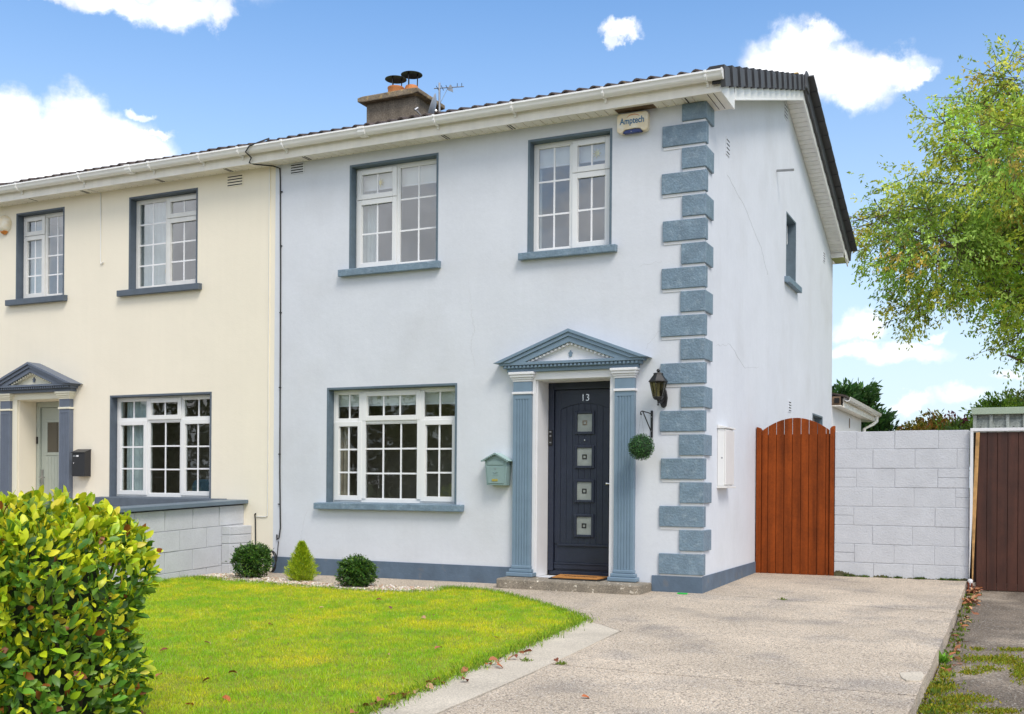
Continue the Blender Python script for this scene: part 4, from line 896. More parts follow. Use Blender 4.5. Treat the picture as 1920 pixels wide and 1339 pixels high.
# meter box on the gable
MX = empty('meter_box', (XG, .58, 1.05)); tag(MX, 'white electricity meter box on the gable wall left of the orange gate', 'meter box')
build(MB().box(XG + .001, .052, .585, .985, 1.065, 1.665), 'case', WHITE, MX, .006)
build(MB().prism([(XG + .001, 1.705), (.07, 1.685), (.07, 1.667), (XG + .001, 1.667)], 'y', .57, 1.0), 'hood', WHITE, MX, .004)
build(MB().box(.0525, .066, .60, .97, 1.08, 1.655), 'door', WHITE, MX, .004); build(MB().box(XG + .001, .08, .575, .995, 1.045, 1.063), 'bottom_lip', BARGE, MX, .003)
build(MB().lathe([(0, 0), (.01, 0), (0, -.006)], (.03, .5845, 1.36), 8, axis='y'), 'lock', STEEL, MX)
OP = build(MB().tube([(XG - .02, 3.48, 5.13), (.20, 3.48, 5.115)], .016, 10), 'overflow_pipe', STEEL, H, 0, True)

# cables
CB = build(MB().tube([(-5.20, -.24, 5.13), (-5.27, -.33, 5.07), (-5.40, -.36, 5.03), (-5.46, -.35, 4.97), (-5.455, -.25, 4.93), (-5.50, -.235, 4.88), (-5.45, -.20, 4.865), (-5.28, -.06, 4.862), (-5.22, -.012, 4.84), (-5.215, -.008, 4.70), (-5.20, -.008, 3.6), (-5.195, -.008, 2.6), (-5.19, -.008, 1.2), (-5.175, -.008, .52), (-5.185, -.02, .40), (-5.215, -.02, .38), (-5.225, -.01, .44)], .0085, 8), 'cable', CABLE, None, 0, True, at=(-5.2, 0, 0)); tag(CB, 'black cable looping over the gutter and down the grey wall at the party line', 'cable')
for z in (4.55, 3.9, 3.1, 2.2, 1.4, .8): build(B(-5.206, -5.182, -.02, -.001, z, z + .012), 'cable_clip', BLACK, CB)
cl = []
for i in range(70): a = i * .36; cl.append((-5.27 + .075 * math.cos(a) + .01 * math.sin(i), -.05 - .03 * (i / 70), .12 + .13 * math.sin(a)))
o = build(MB().tube([(-5.20, -.01, .36), (-5.195, -.03, .25)] + cl, .0055, 6), 'cable_coil', CABLE, None, 0, True, at=(-5.2, 0, 0)); tag(o, 'coiled slack of black cable lying against the plinth behind the left shrub', 'cable')
o = build(MB().tube([(-8.20, -.2, 4.95), (-8.215, -.226, 4.9), (-8.19, -.18, 4.87), (-8.145, -.01, 4.865), (-8.14, -.008, 4.5), (-8.135, -.008, 3.95), (-8.12, -.012, 3.925), (-8.08, -.015, 3.95)], .0075, 6), 'cable', NWHITE, None, 0, True, at=(-8.1, 0, 4)); tag(o, 'cream cable ending in a hook between the two upper windows of the cream house', 'cable')
o = build(MB().tube([(-5.375, -.008, 4.87), (-5.37, -.008, 2.5), (-5.366, -.008, .69), (-5.37, -.008, .66), (-5.40, -.008, .65), (-5.53, -.008, .65)], .0065, 6), 'cable', NWHITE, None, 0, True, at=(-5.37, 0, 3)); tag(o, 'pale cable running down the cream wall just left of the party line', 'cable')
o = build(MB().tube([(-5.545, -.01, .69), (-5.558, -.012, .67), (-5.55, -.01, .62), (-5.545, -.008, .3), (-5.55, -.008, .0)], .008, 6), 'cable', CABLE, None, 0, True, at=(-5.55, 0, .3)); tag(o, 'short dark cable rising beside the white block pier', 'cable')

# curtains and blinds in the windows
def curtain(x0, x1, z0, z1, y, n, m_, label, amp=.022, T=TF, grp=None, cat='curtain', name='curtain'):
    mb = MB(); K = n * 8; v = []
    for z in (z0, z1):
        for i in range(K + 1):
            t = i / K; v.append(T(x0 + (x1 - x0) * t, y + amp * math.sin(2 * math.pi * n * t) * (1 if z == z0 else .8), z))
    v2 = [(a, b + .004, c) for a, b, c in v]; Q = len(v)
    f = [(i, i + 1, K + 1 + i + 1, K + 1 + i) for i in range(K)] + [(Q + i + 1, Q + i, Q + K + 1 + i, Q + K + 2 + i) for i in range(K)]
    mb.add(v + v2, f); o = build(mb, name, m_, None, 0, True, at=((x0 + x1) / 2, y, z1)); tag(o, label, cat, grp); return o
curtain(-4.19, -3.97, 3.4, 4.75, .205, 4, SHEER, 'white sheer curtain behind the lower left sash of the grey house left upper window')
curtain(-7.62, -7.16, 3.45, 4.78, .205, 6, SHEER, 'pale sheer curtain in the right upper window of the cream house')
curtain(-9.72, -9.36, 3.45, 4.78, .205, 4, SHEER, 'pale curtain in the far left upper window of the cream house')
curtain(-7.86, -7.50, .6, 2.2, .205, 4, SHEER, 'pale green curtain at the left of the lower window of the cream house')
curtain(-6.42, -6.30, .6, 2.2, .205, 2, SHEER, 'narrow pale curtain at the right of the lower window of the cream house')
curtain(-4.50, -4.33, .6, 1.78, .205, 3, BEIGEC, 'beige curtain behind the left column of the wide ground floor window of the grey house')
curtain(-1.935, -1.87, 3.45, 4.75, .205, 1, SHEER, 'thin white curtain edge at the left of the right upper window of the grey house')
def blind(x0, x1, z0, z1, y, label):
    b = build(B(x0, x1, y, y + .01, z0, z1), 'window_blind', BLIND, None, .002, at=((x0 + x1) / 2, y, z1)); tag(b, label, 'blind')
    build(B(x0, x1, y - .006, y + .012, z0 - .018, z0 - .001), 'hem_bar', WHITEB, b)
blind(-4.19, -3.08, 4.50, 4.745, .178, 'white roller blind drawn a little way down the left upper window of the grey house')
blind(-1.92, -1.02, 4.50, 4.738, .178, 'white roller blind drawn a little way down the right upper window of the grey house')
blind(-4.46, -2.83, 1.985, 2.17, .178, 'cream blind across the top of the wide ground floor window of the grey house')
def star(x, z, label):
    p = []
    for i in range(16):
        a = math.pi * i / 8; r_ = .055 if i % 2 == 0 else .02; p.append((x + r_ * math.sin(a), z + r_ * math.cos(a)))
    o = build(MB().prism(p, 'y', .155, .158), 'star_ornament', BRASS, None, 0, at=(x, .155, z)); tag(o, label, 'ornament')
star(-3.90, 4.56, 'small gold star hanging in the top left sash of the left upper window'); star(-1.22, 4.56, 'small gold star hanging in the top sash of the right upper window')
fl = empty('flower_ornament', (-7.15, .2, 3.72)); tag(fl, 'yellow flower ornament on the window ledge of the cream house', 'ornament')
for k in range(7):
    a = k * 2 * math.pi / 7; build(MB().lathe([(0, 0), (.022, -.002), (0, -.008)], (-7.165 + .03 * math.cos(a), .2, 3.80 + .03 * math.sin(a)), 8, axis='y'), 'petal', mat('petal_yellow', (.85, .50, .03), .6) if k == 0 else bpy.data.materials['petal_yellow'], fl)
build(MB().tube([(-7.165, .2, 3.79), (-7.16, .2, 3.62)], .004, 5), 'stem', TWIG, fl)
sf = build(MB().prism(rrect(-7.25, -6.35, .80, 1.10, .10), 'y', .75, 1.2), 'sofa', mat('blue_fabric', (.16, .27, .33), .9), None, .03, at=(-6.8, 1, .8)); tag(sf, 'pale blue sofa back seen through the lower window of the cream house', 'sofa')

# ------------------------------------------------------------------ boundary wall with coping
BW = empty('boundary_wall', (-5.85, -3, -.1)); tag(BW, 'low white painted block wall with slate blue coping between the two front gardens', 'garden wall')
def wz(y): return .034 * y
for c_ in range(5):
    zt = .79 - .235 * c_; zb = zt - .229
    y = -.001 - (.22 if c_ % 2 else 0)
    if c_ % 2: ends = [(-.205, -.001)]
    else: ends = []
    yy = -.001 if not ends else -.213
    segs = list(ends)
    while yy > -6.9: segs.append((max(yy - .437, -7.0), yy)); yy -= .444
    for a, b in segs:
        jx = random.uniform(-.003, .003)
        mb = MB(); mb.box(-5.94, -5.735 + jx, a + .0012, b - .0012, zb, zt); mb.tf(lambda x, y, z: (x, y, z + wz(y)))
        build(mb, 'block', BLOCK, BW, .004)
mb = MB(); mb.box(-5.93, -5.745, -7.0, -.001, -.5, .785); mb.tf(lambda x, y, z: (x, y, z + wz(y))); build(mb, 'mortar', MORTAR, BW)
for a, b in ((-1.55, -.002), (-3.3, -1.553), (-5.1, -3.303), (-7.0, -5.103)):
    mb = MB(); mb.box(-6.0, -5.665, a, b, .80, .845); mb.tf(lambda x, y, z: (x, y, z + wz(y) + .008)); build(mb, 'coping', COPE, BW, .004)
for i, (zb, zt) in enumerate(((.44, .542), (.335, .434), (.10, .329), (-.13, .094))):
    build(B(-5.734, -5.61, -.40, -.002, zb, zt), 'block', BLOCK, BW, .008)
build(B(-5.733, -5.62, -.39, -.002, -.3, .53), 'mortar', MORTAR, BW)

# ------------------------------------------------------------------ gate, block wall, brown gate
G = empty('garden_gate', (.44, 2.4, 0)); tag(G, 'orange-brown stained timber side gate with arched top between house and block wall', 'gate')
def arcz(x): 
    t = (x - .443) / .392; return 1.722 + .150 * (1 - t * t) if abs(t) < 1 else 1.722
xs = [.053, .127, .224, .315, .411, .509, .601, .698, .795, .835]
for a, b in zip(xs[:-1], xs[1:]):
    a2, b2 = a + .003, b - .003
    build(MB().prism([(a2, .03), (b2, .03)] + [(a2 + (b2 - a2) * t, arcz(a2 + (b2 - a2) * t)) for t in (1, .66, .33, 0)], 'y', 2.385, 2.405), 'plank', GATE, G, .003)
build(MB().prism([(.05, .04), (.84, .04), (.84, 1.68), (.05, 1.68)], 'y', 2.4055, 2.44), 'ledge_frame', mat('gate_back', (.20, .04, .009), .6), G)
build(MB().prism([(-.008, .02), (.049, .02), (.049, 1.735), (.03, 1.76), (-.008, 1.772)], 'y', 2.37, 2.45), 'gate_post', GATE, G, .003)
build(MB().prism([(.842, .02), (.892, .02), (.892, 1.772), (.86, 1.762), (.842, 1.74)], 'y', 2.37, 2.45), 'gate_post', GATE, G, .003)
BWL = empty('block_wall', (1.6, 2.4, 0)); tag(BWL, 'painted grey concrete block wall between the timber gate and the brown gate', 'wall')
zc = [1.703, 1.497, 1.278, 1.06, .842, .626, .412, .2, -.03]
rows = [[1.135, 1.55, 2.007], [1.315, 1.765, 2.2], [1.134, 1.553, 2.005], [1.314, 1.757, 2.19], [1.11, 1.979], [1.317, 1.744, 2.183], [1.119, 1.549, 1.976], [1.33, 1.753, 2.186]]
for r_, (zt, zb) in enumerate(zip(zc[:-1], zc[1:])):
    xs = [.898] + rows[r_] + [2.325]
    for i, (a, b) in enumerate(zip(xs[:-1], xs[1:])):
        a2 = a + (.003 if i else 0); b2 = b - .002; halves = [(zb + .003, zt - .003)]
        if (r_, i) in ((2, 0), (2, 3), (4, 0), (6, 0), (3, 3)): mid = (zb + zt) / 2 + .004; halves = [(zb + .003, mid - .003), (mid + .003, zt - .003)]
        for c, d in halves:
            jy = random.uniform(-.003, .002)
            if r_ == 0 : d = zt + random.uniform(-.004, .004)
            build(B(a2, b2, 2.38 + jy, 2.58, c, d), 'block', BLOCK, BWL, .004)
build(B(.90, 2.32, 2.3840, 2.57, -.1, 1.69), 'mortar', MORTAR, BWL)
BG = empty('garage_gate', (3.6, 2.4, 0)); tag(BG, 'dark brown boarded double gate in a white frame at the right edge', 'gate')
build(B(2.336, 2.366, 2.33, 2.44, -.08, 1.683), 'frame_post', WPAINT, BG, .003)
build(B(2.336, 4.9, 2.33, 2.44, 1.6835, 1.718), 'frame_head', WPAINT, BG, .003); build(B(4.87, 4.9, 2.33, 2.44, -.08, 1.683), 'frame_post', WPAINT, BG, .003)
w_ = .0987; n = 24
for i in range(n):
    a = 2.405 + i * w_ * 1.035
    if a > 4.8: break
    build(B(a, a + w_, 2.362 + random.uniform(-.001, .001), 2.385, -.05, 1.675), 'plank', BROWN, BG, .004)
build(B(2.37, 4.86, 2.386, 2.42, -.05, 1.675), 'backing_board', mat('gate_dark', (.03, .012, .008), .7), BG)
build(MB().prism([(2.335, .045), (2.374, .045), (2.432, 1.672), (2.394, 1.672)], 'y', 2.33, 2.3605), 'cover_strip', RAW, BG, .003)
build(B(2.40, 4.9, 2.30, 2.42, -.16, -.062), 'threshold', STRIP, BG, .006)
# rusted shoe of the post
pf = empty('post_shoe', (2.35, 2.25, -.1)); tag(pf, 'rusty broken post base with white knob at the foot of the brown gate', 'post base')
RUST = mat('rusty_iron', (.20, .055, .025), .9, var=.35, vs=25, bump=.004, bs=60)
build(B(2.325, 2.345, 2.21, 2.25, -.13, .05), 'shoe_plate', RUST, pf, .003); build(B(2.355, 2.375, 2.21, 2.25, -.11, .03), 'shoe_plate', RUST, pf, .003)
build(MB().lathe([(0, .03), (.025, .035), (.028, .06), (.018, .075), (0, .078)], (2.35, 2.23, 0), 12), 'knob', WPAINT, pf, 0, True)

# shed behind
SH = empty('garden_shed', (4, 6.8, 0)); tag(SH, 'grey concrete panel shed with green roof trim behind the brown gate', 'shed')
build(B(2.26, 5.6, 6.03, 9.0, 0, 2.09), 'shed_wall', SHEDW, SH)
mb = MB(); mb.box(2.22, 5.65, 5.93, 9.05, 2.092, 2.185); build(mb, 'roof_trim', SHEDT, SH, .004)
for i in range(16):
    x = 2.24 + i * .21; build(B(x, x + .045, 5.97, 6.029, .02, 2.088), 'panel_rib', SHEDW, SH, .004)
    if i < 15: build(B(x + .0455, x + .2095, 6.008, 6.029, .02, 2.02), 'wall_panel', SHEDW, SH, .003)
    if i < 15:
        for dx in ((.10,) if i % 2 == 0 else (.085, .125)): build(MB().lathe([(0, 0), (.006, 0), (.006, -.006), (0, -.007)], (x + dx, 6.0075, 1.92), 8, axis='y'), 'bolt', DARK, SH)

# rear extension roof and wall
EX = empty('rear_extension', (-.5, 10, 0)); tag(EX, 'low white rear extension with sagging white gutter behind the house', 'extension')
build(B(-3, XG, 8.16, 11.9, -.1, 2.41), 'side_wall', WPAINT, EX)
build(B(-2.9, .13, 8.16, 13.0, 2.415, 2.43), 'soffit', PVC, EX); build(B(.13, .15, 8.35, 13.0, 2.40, 2.56), 'fascia', PVC, EX, .003)
build(MB().prism([(.14, 2.575), (.155, 2.52), (.20, 2.50), (.245, 2.52), (.262, 2.58), (.25, 2.58), (.235, 2.53), (.20, 2.512), (.165, 2.53), (.155, 2.575)], 'y', 8.35, 12.95), 'gutter', GUT, EX)
build(MB().prism([(-1.6, 2.95), (.2, 2.57), (.2, 2.60), (-1.6, 2.99)], 'y', 8.16, 13.0), 'roof_sheet', TILE, EX)
build(B(-.02, .12, 8.16, 8.20, 2.43, 2.58), 'rafter_end', TIMB, EX); build(B(.02, .10, 8.14, 8.159, 2.47, 2.55), 'dark_gap', DARK, EX)
build(MB().tube([(.2, 12.6, 2.5), (.2, 12.6, 2.40), (.15, 12.4, 2.33), (.03, 12.0, 2.22), (.03, 12.0, .1)], .034, 10), 'downpipe', GUT, EX, 0, True)
build(B(XG + .001, XG + .004, 10.2, 10.3, 2.15, 2.33), 'slot_vent', TIMB, EX)
for i in range(9): build(MB().box(.1502, .154, 8.4 + i * .5, 8.412 + i * .5, 2.41, 2.55), 'fascia_joint', GUT, EX)

# small litter by the corner
o = build(B(-.22, -.12, -.16, -.125, gz(-.17, -.14) + .001, gz(-.17, -.14) + .013), 'plastic_clip', GREENP, None, .004, at=(-.17, -.14, 0)); tag(o, 'bright green plastic strip lying on the ground by the house corner', 'litter')
# broken flake on the drive edge
fk = build(MB().prism([(2.168, -3.583), (2.285, -3.473), (2.312, -3.607), (2.304, -3.803), (2.23, -3.82), (2.194, -3.733)], 'z', gz(2.25, -3.47) - .02, gz(2.25, -3.47) + .004), 'concrete_patch', STRIP, None, .003); fk['kind'] = 'structure'

# ------------------------------------------------------------------ lawn and gravel
def inpoly(px, py, poly):
    ins = np.zeros(len(px), bool); n = len(poly); j = n - 1
    for i in range(n):
        xi, yi = poly[i]; xj, yj = poly[j]
        c = ((yi > py) != (yj > py)) & (px < (xj - xi) * (py - yi) / (yj - yi + 1e-12) + xi); ins ^= c; j = i
    return ins
LP = [(-5.72, -.99)] + LB[1:] + LR + [(-5.72, -8.3)]
def field2(x, y, s, seed):
    r_ = np.random.default_rng(seed); out = np.zeros_like(x)
    for k in range(9):
        a = r_.uniform(0, 2 * math.pi); f_ = s * (1 + k * .6); out += np.sin((x * math.cos(a) + y * math.sin(a)) * f_ + r_.uniform(0, 6)) / (1 + k * .35)
    return out / 3.2
def vnoise(x, y, cell, seed):
    r_ = np.random.default_rng(seed); g_ = r_.random((96, 96)); u = x / cell + 40.3; v = y / cell + 40.7
    i = np.floor(u).astype(int); j = np.floor(v).astype(int); a = u - i; b = v - j; a = a * a * (3 - 2 * a); b = b * b * (3 - 2 * b)
    G_ = lambda p, q: g_[p % 96, q % 96]
    return (G_(i, j) * (1 - a) + G_(i + 1, j) * a) * (1 - b) + (G_(i, j + 1) * (1 - a) + G_(i + 1, j + 1) * a) * b
def grass(n, poly, bb, hmin, hmax, cols, name, label, zoff=.012, edge=None, wts=None):
    x = rng.uniform(bb[0], bb[1], n); y = rng.uniform(bb[2], bb[3], n); k = inpoly(x, y, poly); x, y = x[k], y[k]
    n = len(x); z = .004 * x + .0135 * y + zoff
    lean = np.stack([rng.normal(0, .45, n), rng.normal(0, .45, n), np.ones(n)], 1)
    nr_ = unit(n); nr_[:, 2] *= .3
    h = rng.uniform(hmin, hmax, n) * (.7 + .6 * vnoise(x, y, .09, 3))
    t = tints(n, cols, wts, .16); f1 = vnoise(x, y, .55, 5); f2 = vnoise(x, y, .16, 8); f3 = vnoise(x, y, .05, 9)
    yel = np.clip((.36 * f1 + .34 * f2 + .30 * f3 - .5) * 2.3 + .42, 0, 1)[:, None]
    t = t * (1 - yel) * np.array([.50, .84, .9]) + t * yel * np.array([1.12, 1.04, 1.1])
    o = leafcloud(name, GRASS, np.stack([x, y, z], 1), lean, nr_, h, t, BLADE); tag(o, label, None, None, 'stuff'); return o
GC = [(.76, .78, .025), (.56, .68, .022), (.84, .80, .05), (.88, .74, .22)]
grass(400000, LP, (-5.75, -.05, -7.9, -.6), .016, .031, GC, 'grass', 'short bright green lawn grass in front of the house', wts=[.42, .3, .22, .06])
# longer unkempt blades along the lawn edges
EP = []
for a, b in zip((LB + LR)[1:-1], (LB + LR)[2:]):
    L_ = math.dist(a, b); 
    for _ in range(int(L_ * 700)):
        t = random.random(); EP.append((a[0] + (b[0] - a[0]) * t + random.gauss(0, .022 + .03 * abs(math.sin(t * 9 + a[1] * 7))), a[1] + (b[1] - a[1]) * t + random.gauss(0, .022)))
for cx_, cy_, s_ in ((-2.36, -.80, .12), (-5.3, -1.08, .14), (-5.5, -1.0, .1), (-5.62, -1.5, .05)):
    for _ in range(500): EP.append((random.gauss(cx_, s_), random.gauss(cy_, s_ * .4)))
for _ in range(1500): EP.append((-5.71 + abs(random.gauss(0, .02)), random.uniform(-6, -1.0)))
EP = np.array(EP); n = len(EP); z = .004 * EP[:, 0] + .0135 * EP[:, 1] + .008
o = leafcloud('edge_grass', GRASS, np.stack([EP[:, 0], EP[:, 1], z], 1), np.stack([rng.normal(0, .5, n), rng.normal(0, .5, n), np.ones(n)], 1), unit(n), rng.uniform(.022, .055, n), tints(n, [(.26, .44, .025), (.17, .32, .02), (.42, .5, .05)], [.5, .35, .15], .2), BLADE); tag(o, 'longer untrimmed grass along the edges of the lawn', None, None, 'stuff')
# gravel
GPY = GB + [(-2.40, -1.04), (-2.67, -1.28), (-3.1, -1.38), (-3.67, -1.32), (-4.21, -1.23), (-4.96, -1.10), (-5.72, -1.02)]
n = 15000; x = rng.uniform(-5.75, -2.3, n); y = rng.uniform(-1.42, -.3, n); k = inpoly(x, y, GPY) ; x, y = x[k], y[k]; n = len(x)
PBL = ([(-.5, -.3, -.2), (.5, -.35, -.2), (.55, .3, -.2), (-.45, .4, -.2), (-.35, -.2, .28), (.3, -.25, .3), (.4, .2, .25), (-.3, .25, .3)], [(0, 3, 2, 1), (4, 5, 6, 7), (0, 1, 5, 4), (1, 2, 6, 5), (2, 3, 7, 6), (3, 0, 4, 7)])
o = leafcloud('gravel', PEB, np.stack([x, y, .004 * x + .0135 * y + rng.uniform(-.006, .02, n)], 1), unit(n) * (1, 1, .4), unit(n) * .4 + (0, 0, 1), rng.uniform(.015, .034, n), tints(n, [(.62, .50, .36), (.72, .66, .56), (.42, .30, .20), (.55, .38, .26), (.8, .76, .7)], [.34, .26, .12, .18, .10], .12), PBL); tag(o, 'cream and tan gravel bed between the lawn and the house', None, None, 'stuff')

# ------------------------------------------------------------------ shrubs by the wall
def boxbush(x, y, r_, h, label, spikes=()):
    e = empty('box_shrub', (x, y, gz(x, y))); tag(e, label, 'shrub')
    n = 8500; u = unit(n); u[:, 2] = np.abs(u[:, 2]) * rng.choice([1, 1, 1, -.7], n)
    rad = rng.uniform(.72, 1.05, n) ** .6; lump = 1 + .13 * np.sin(u[:, 0] * 8 + u[:, 2] * 6 + x) + .11 * np.sin(u[:, 1] * 11 + u[:, 2] * 9 + x) + np.where(rng.random(n) < .05, .18, 0)
    sx = np.sign(u) * np.abs(u) ** .8
    p = np.stack([x + sx[:, 0] * r_ * rad * lump, y + sx[:, 1] * r_ * rad * lump, gz(x, y) + h * .5 + sx[:, 2] * h * .5 * rad * lump], 1)
    top = np.clip((p[:, 2] - gz(x, y)) / h, 0, 1)[:, None]
    t = tints(n, [(.06, .15, .02), (.035, .095, .018), (.15, .27, .03)], [.5, .3, .2], .25); 
    leafcloud('foliage', LEAFS, p, unit(n) * .8 + u, u + unit(n) * .6, rng.uniform(.022, .034, n), t, LEAF2, e, (x, y, gz(x, y)))
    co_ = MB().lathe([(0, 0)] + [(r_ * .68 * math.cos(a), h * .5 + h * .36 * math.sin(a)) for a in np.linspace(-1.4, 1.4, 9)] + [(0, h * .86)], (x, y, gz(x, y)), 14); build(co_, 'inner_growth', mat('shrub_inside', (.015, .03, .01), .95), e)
    tw = MB()
    for k in range(14):
        a = random.uniform(0, 6.28); q = random.uniform(.3, .85); tw.tube([(x, y, gz(x, y)), (x + r_ * .4 * q * math.cos(a), y + r_ * .4 * q * math.sin(a), gz(x, y) + h * .4), (x + r_ * q * math.cos(a), y + r_ * q * math.sin(a), gz(x, y) + h * random.uniform(.5, .85))], [.006, .004, .002], 5)
    P_ = []
    for sx_, sh in spikes:
        tw.tube([(x + sx_, y, gz(x, y) + h * .7), (x + sx_ * 1.2, y, gz(x, y) + h * .9 + sh)], [.003, .0015], 4)
        for i in range(26): P_.append((x + sx_ * 1.1 + random.gauss(0, .008), y + random.gauss(0, .01), gz(x, y) + h * .85 + sh * i / 24))
    build(tw, 'twigs', TWIG, e)
    if P_: P_ = np.array(P_); n = len(P_); leafcloud('new_shoots', LEAFS, P_, unit(n) + (0, 0, .6), unit(n), rng.uniform(.018, .026, n), tints(n, [(.09, .19, .03)]), LEAF2, e, (x, y, gz(x, y)))
boxbush(-5.02, -.72, .175, .36, 'dark green box shrub nearest the white block pier with a few upright shoots', [(-.06, .07), (0, .11), (.05, .06), (-.02, .05), (.08, .09)])
boxbush(-3.40, -1.02, .16, .30, 'dark green rounded box shrub at the right end of the gravel bed', [(-.08, .03), (.02, .03)])
GCN = empty('golden_conifer', (-4.30, -.76, gz(-4.3, -.76))); tag(GCN, 'small cone-shaped golden conifer between the two box shrubs', 'conifer')
n = 9000; t = rng.uniform(0, 1, n) ** 1.15; a = rng.uniform(0, 2 * math.pi, n); hz = .42
rad = np.where(t < .18, .09 + t * .36, .155 * (1 - ((t - .18) / .82)) ** .8) * rng.uniform(.05, 1.1, n) ** .55 * (1 + .28 * np.sin(a * 5 + t * 30))
p = np.stack([-4.30 + rad * np.cos(a), -.76 + rad * np.sin(a), gz(-4.3, -.76) + .01 + t * hz], 1)
dd = np.stack([np.cos(a) * .8, np.sin(a) * .8, np.full(n, .9)], 1) + rng.normal(0, .35, (n, 3))
leafcloud('foliage', LEAFS, p, dd, unit(n), rng.uniform(.028, .05, n), tints(n, [(.46, .58, .02), (.32, .46, .02), (.62, .66, .05), (.2, .32, .02)], [.4, .3, .15, .15], .15), ([(0, 0, 0), (.5, .07, .02), (.5, -.07, .02), (1, 0, 0)], LEAF2[1]), GCN, (-4.30, -.76, gz(-4.3, -.76)))
build(MB().tube([(-4.3, -.76, gz(-4.3, -.76)), (-4.3, -.76, .34)], [.012, .004], 6), 'stem', TWIG, GCN)

# ------------------------------------------------------------------ foreground hedge
HG = empty('laurel_hedge', (-3.3, -6.95, -.1)); tag(HG, 'large clipped laurel hedge with yellow-green new growth in the left foreground', 'hedge')
cx_, cy_, hx, hy = -3.86, -6.92, 3.07, .52; z0_, z1_ = -.10, .965
def hedge_pts(n, xlo, xhi, depth):
    out = []; nn = []
    while len(out) < n:
        x = rng.uniform(xlo, xhi); 
        f = rng.random()
        if f < .52: y = cy_ - hy; z = rng.uniform(z0_, z1_); nv = np.array([0, -1., .15])
        elif f < .80: y = rng.uniform(cy_ - hy, cy_ + hy); z = z1_; nv = np.array([0, 0, 1.])
        elif f < .92 and xhi > -1.2: x = cx_ + hx; y = rng.uniform(cy_ - hy, cy_ + hy); z = rng.uniform(z0_, z1_); nv = np.array([1., 0, .1])
        else: y = cy_ + hy; z = rng.uniform(z0_, z1_); nv = np.array([0, 1., .1])
        q = np.array([x, y, z]); c = np.array([min(max(x, cx_ - hx + .4), cx_ + hx - .47), min(max(y, cy_ - .07), cy_ + .07), min(z, z1_ - .44)])
        d_ = q - c; L_ = np.linalg.norm(d_ * np.array([1, 1, 1.05]))
        if L_ > .45: q = c + d_ * (.45 / L_)
        nv2 = (q - c); nv2 = nv2 / (np.linalg.norm(nv2) + 1e-6)
        bul = .035 * math.sin(q[0] * 9 + q[2] * 6) + .03 * math.sin(q[0] * 17 + q[2] * 13 + 2) + .03 * math.sin(q[2] * 9 + 1)
        q = q + nv2 * (bul - abs(rng.normal(0, depth)))
        if q[2] < z0_ + .02: continue
        out.append(q); nn.append(nv2)
    return np.array(out), np.array(nn)
def hedge_tint(p, n_, shoots=False):
    m_ = len(p); up = np.clip((p[:, 2] - .25) / .75, 0, 1)
    f = .5 + .5 * field2(p[:, 0] * 3, p[:, 2] * 3 + p[:, 1], 2.1, 11)
    pr = np.clip(up ** 1.1 * .95 + .12 + (f - .5) * .45, .05, .98)
    young = rng.random(m_) < pr
    old = tints(m_, [(.11, .25, .02), (.065, .17, .018), (.20, .36, .025), (.15, .29, .03)], [.35, .28, .2, .17], .18)
    new = tints(m_, [(.72, .76, .03), (.56, .66, .02), (.82, .74, .04), (.36, .52, .02)], [.32, .33, .15, .2], .14)
    t = np.where(young[:, None], new, old); rust = rng.random(m_) < .013; t[rust] = (.28, .09, .02); return t
def hedge_dirs(nv): 
    m_ = len(nv); d_ = unit(m_) * .9 + nv * .75; d_[:, 2] += .55; return d_
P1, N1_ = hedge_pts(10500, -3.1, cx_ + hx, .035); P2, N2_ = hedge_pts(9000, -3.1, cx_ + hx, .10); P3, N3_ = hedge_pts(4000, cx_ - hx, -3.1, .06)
tt = hedge_tint(P1, N1_); dd = hedge_dirs(N1_); nrm = N1_ * .7 + unit(len(P1)) * .7; nrm[:, 2] += .35
sz = rng.uniform(.036, .078, len(P1))
# the 300 leaves that show largest are parts of their own
camp = np.array(CAM); dcam = np.linalg.norm(P1 - camp, axis=1); face = (N1_ * (camp - P1)).sum(1) / dcam
score = sz / dcam * np.clip(face, 0, 1) * (P1[:, 0] > -1.9); big = np.argsort(-score)[:300]; mask = np.ones(len(P1), bool); mask[big] = False
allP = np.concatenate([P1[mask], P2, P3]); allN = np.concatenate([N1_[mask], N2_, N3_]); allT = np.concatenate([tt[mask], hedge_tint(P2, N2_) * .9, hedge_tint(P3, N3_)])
allD = np.concatenate([dd[mask], hedge_dirs(N2_), hedge_dirs(N3_)]); allS = np.concatenate([sz[mask], rng.uniform(.04, .075, len(P2)), rng.uniform(.06, .1, len(P3))])
allNr = np.concatenate([nrm[mask], N2_ + unit(len(P2)) * .8, N3_ + unit(len(P3)) * .7])
o = leafcloud('foliage', LEAFM, allP, allD, allNr, allS, allT, LEAF6, HG, (-3.3, -6.95, -.1)); o['kind'] = 'stuff'
for p_ in o.data.polygons: pass
variants = {}
for i in big:
    key = tuple(np.round(tt[i] / np.array([.06, .06, .02])).astype(int))
    if key not in variants:
        me = bpy.data.meshes.new('leaf'); me.from_pydata(LEAF6[0], [], LEAF6[1]); a_ = me.attributes.new('tint', 'FLOAT_COLOR', 'POINT')
        a_.data.foreach_set('color', np.tile([*tt[i], 1.0], len(LEAF6[0])).astype(np.float32)); me.materials.append(LEAFM)
        for p_ in me.polygons: p_.use_smooth = True
        variants[key] = me
    d_ = Vector(dd[i]).normalized(); n_ = Vector(nrm[i]); n_ = (n_ - d_ * n_.dot(d_)).normalized(); b_ = n_.cross(d_)
    o = link('leaf', variants[key], HG, tuple(P1[i])); mt_ = Matrix((d_, b_, n_)).transposed(); o.rotation_euler = mt_.to_euler(); o.scale = (sz[i],) * 3
o_ = [o for o in HG.children if o.name == 'foliage'] 
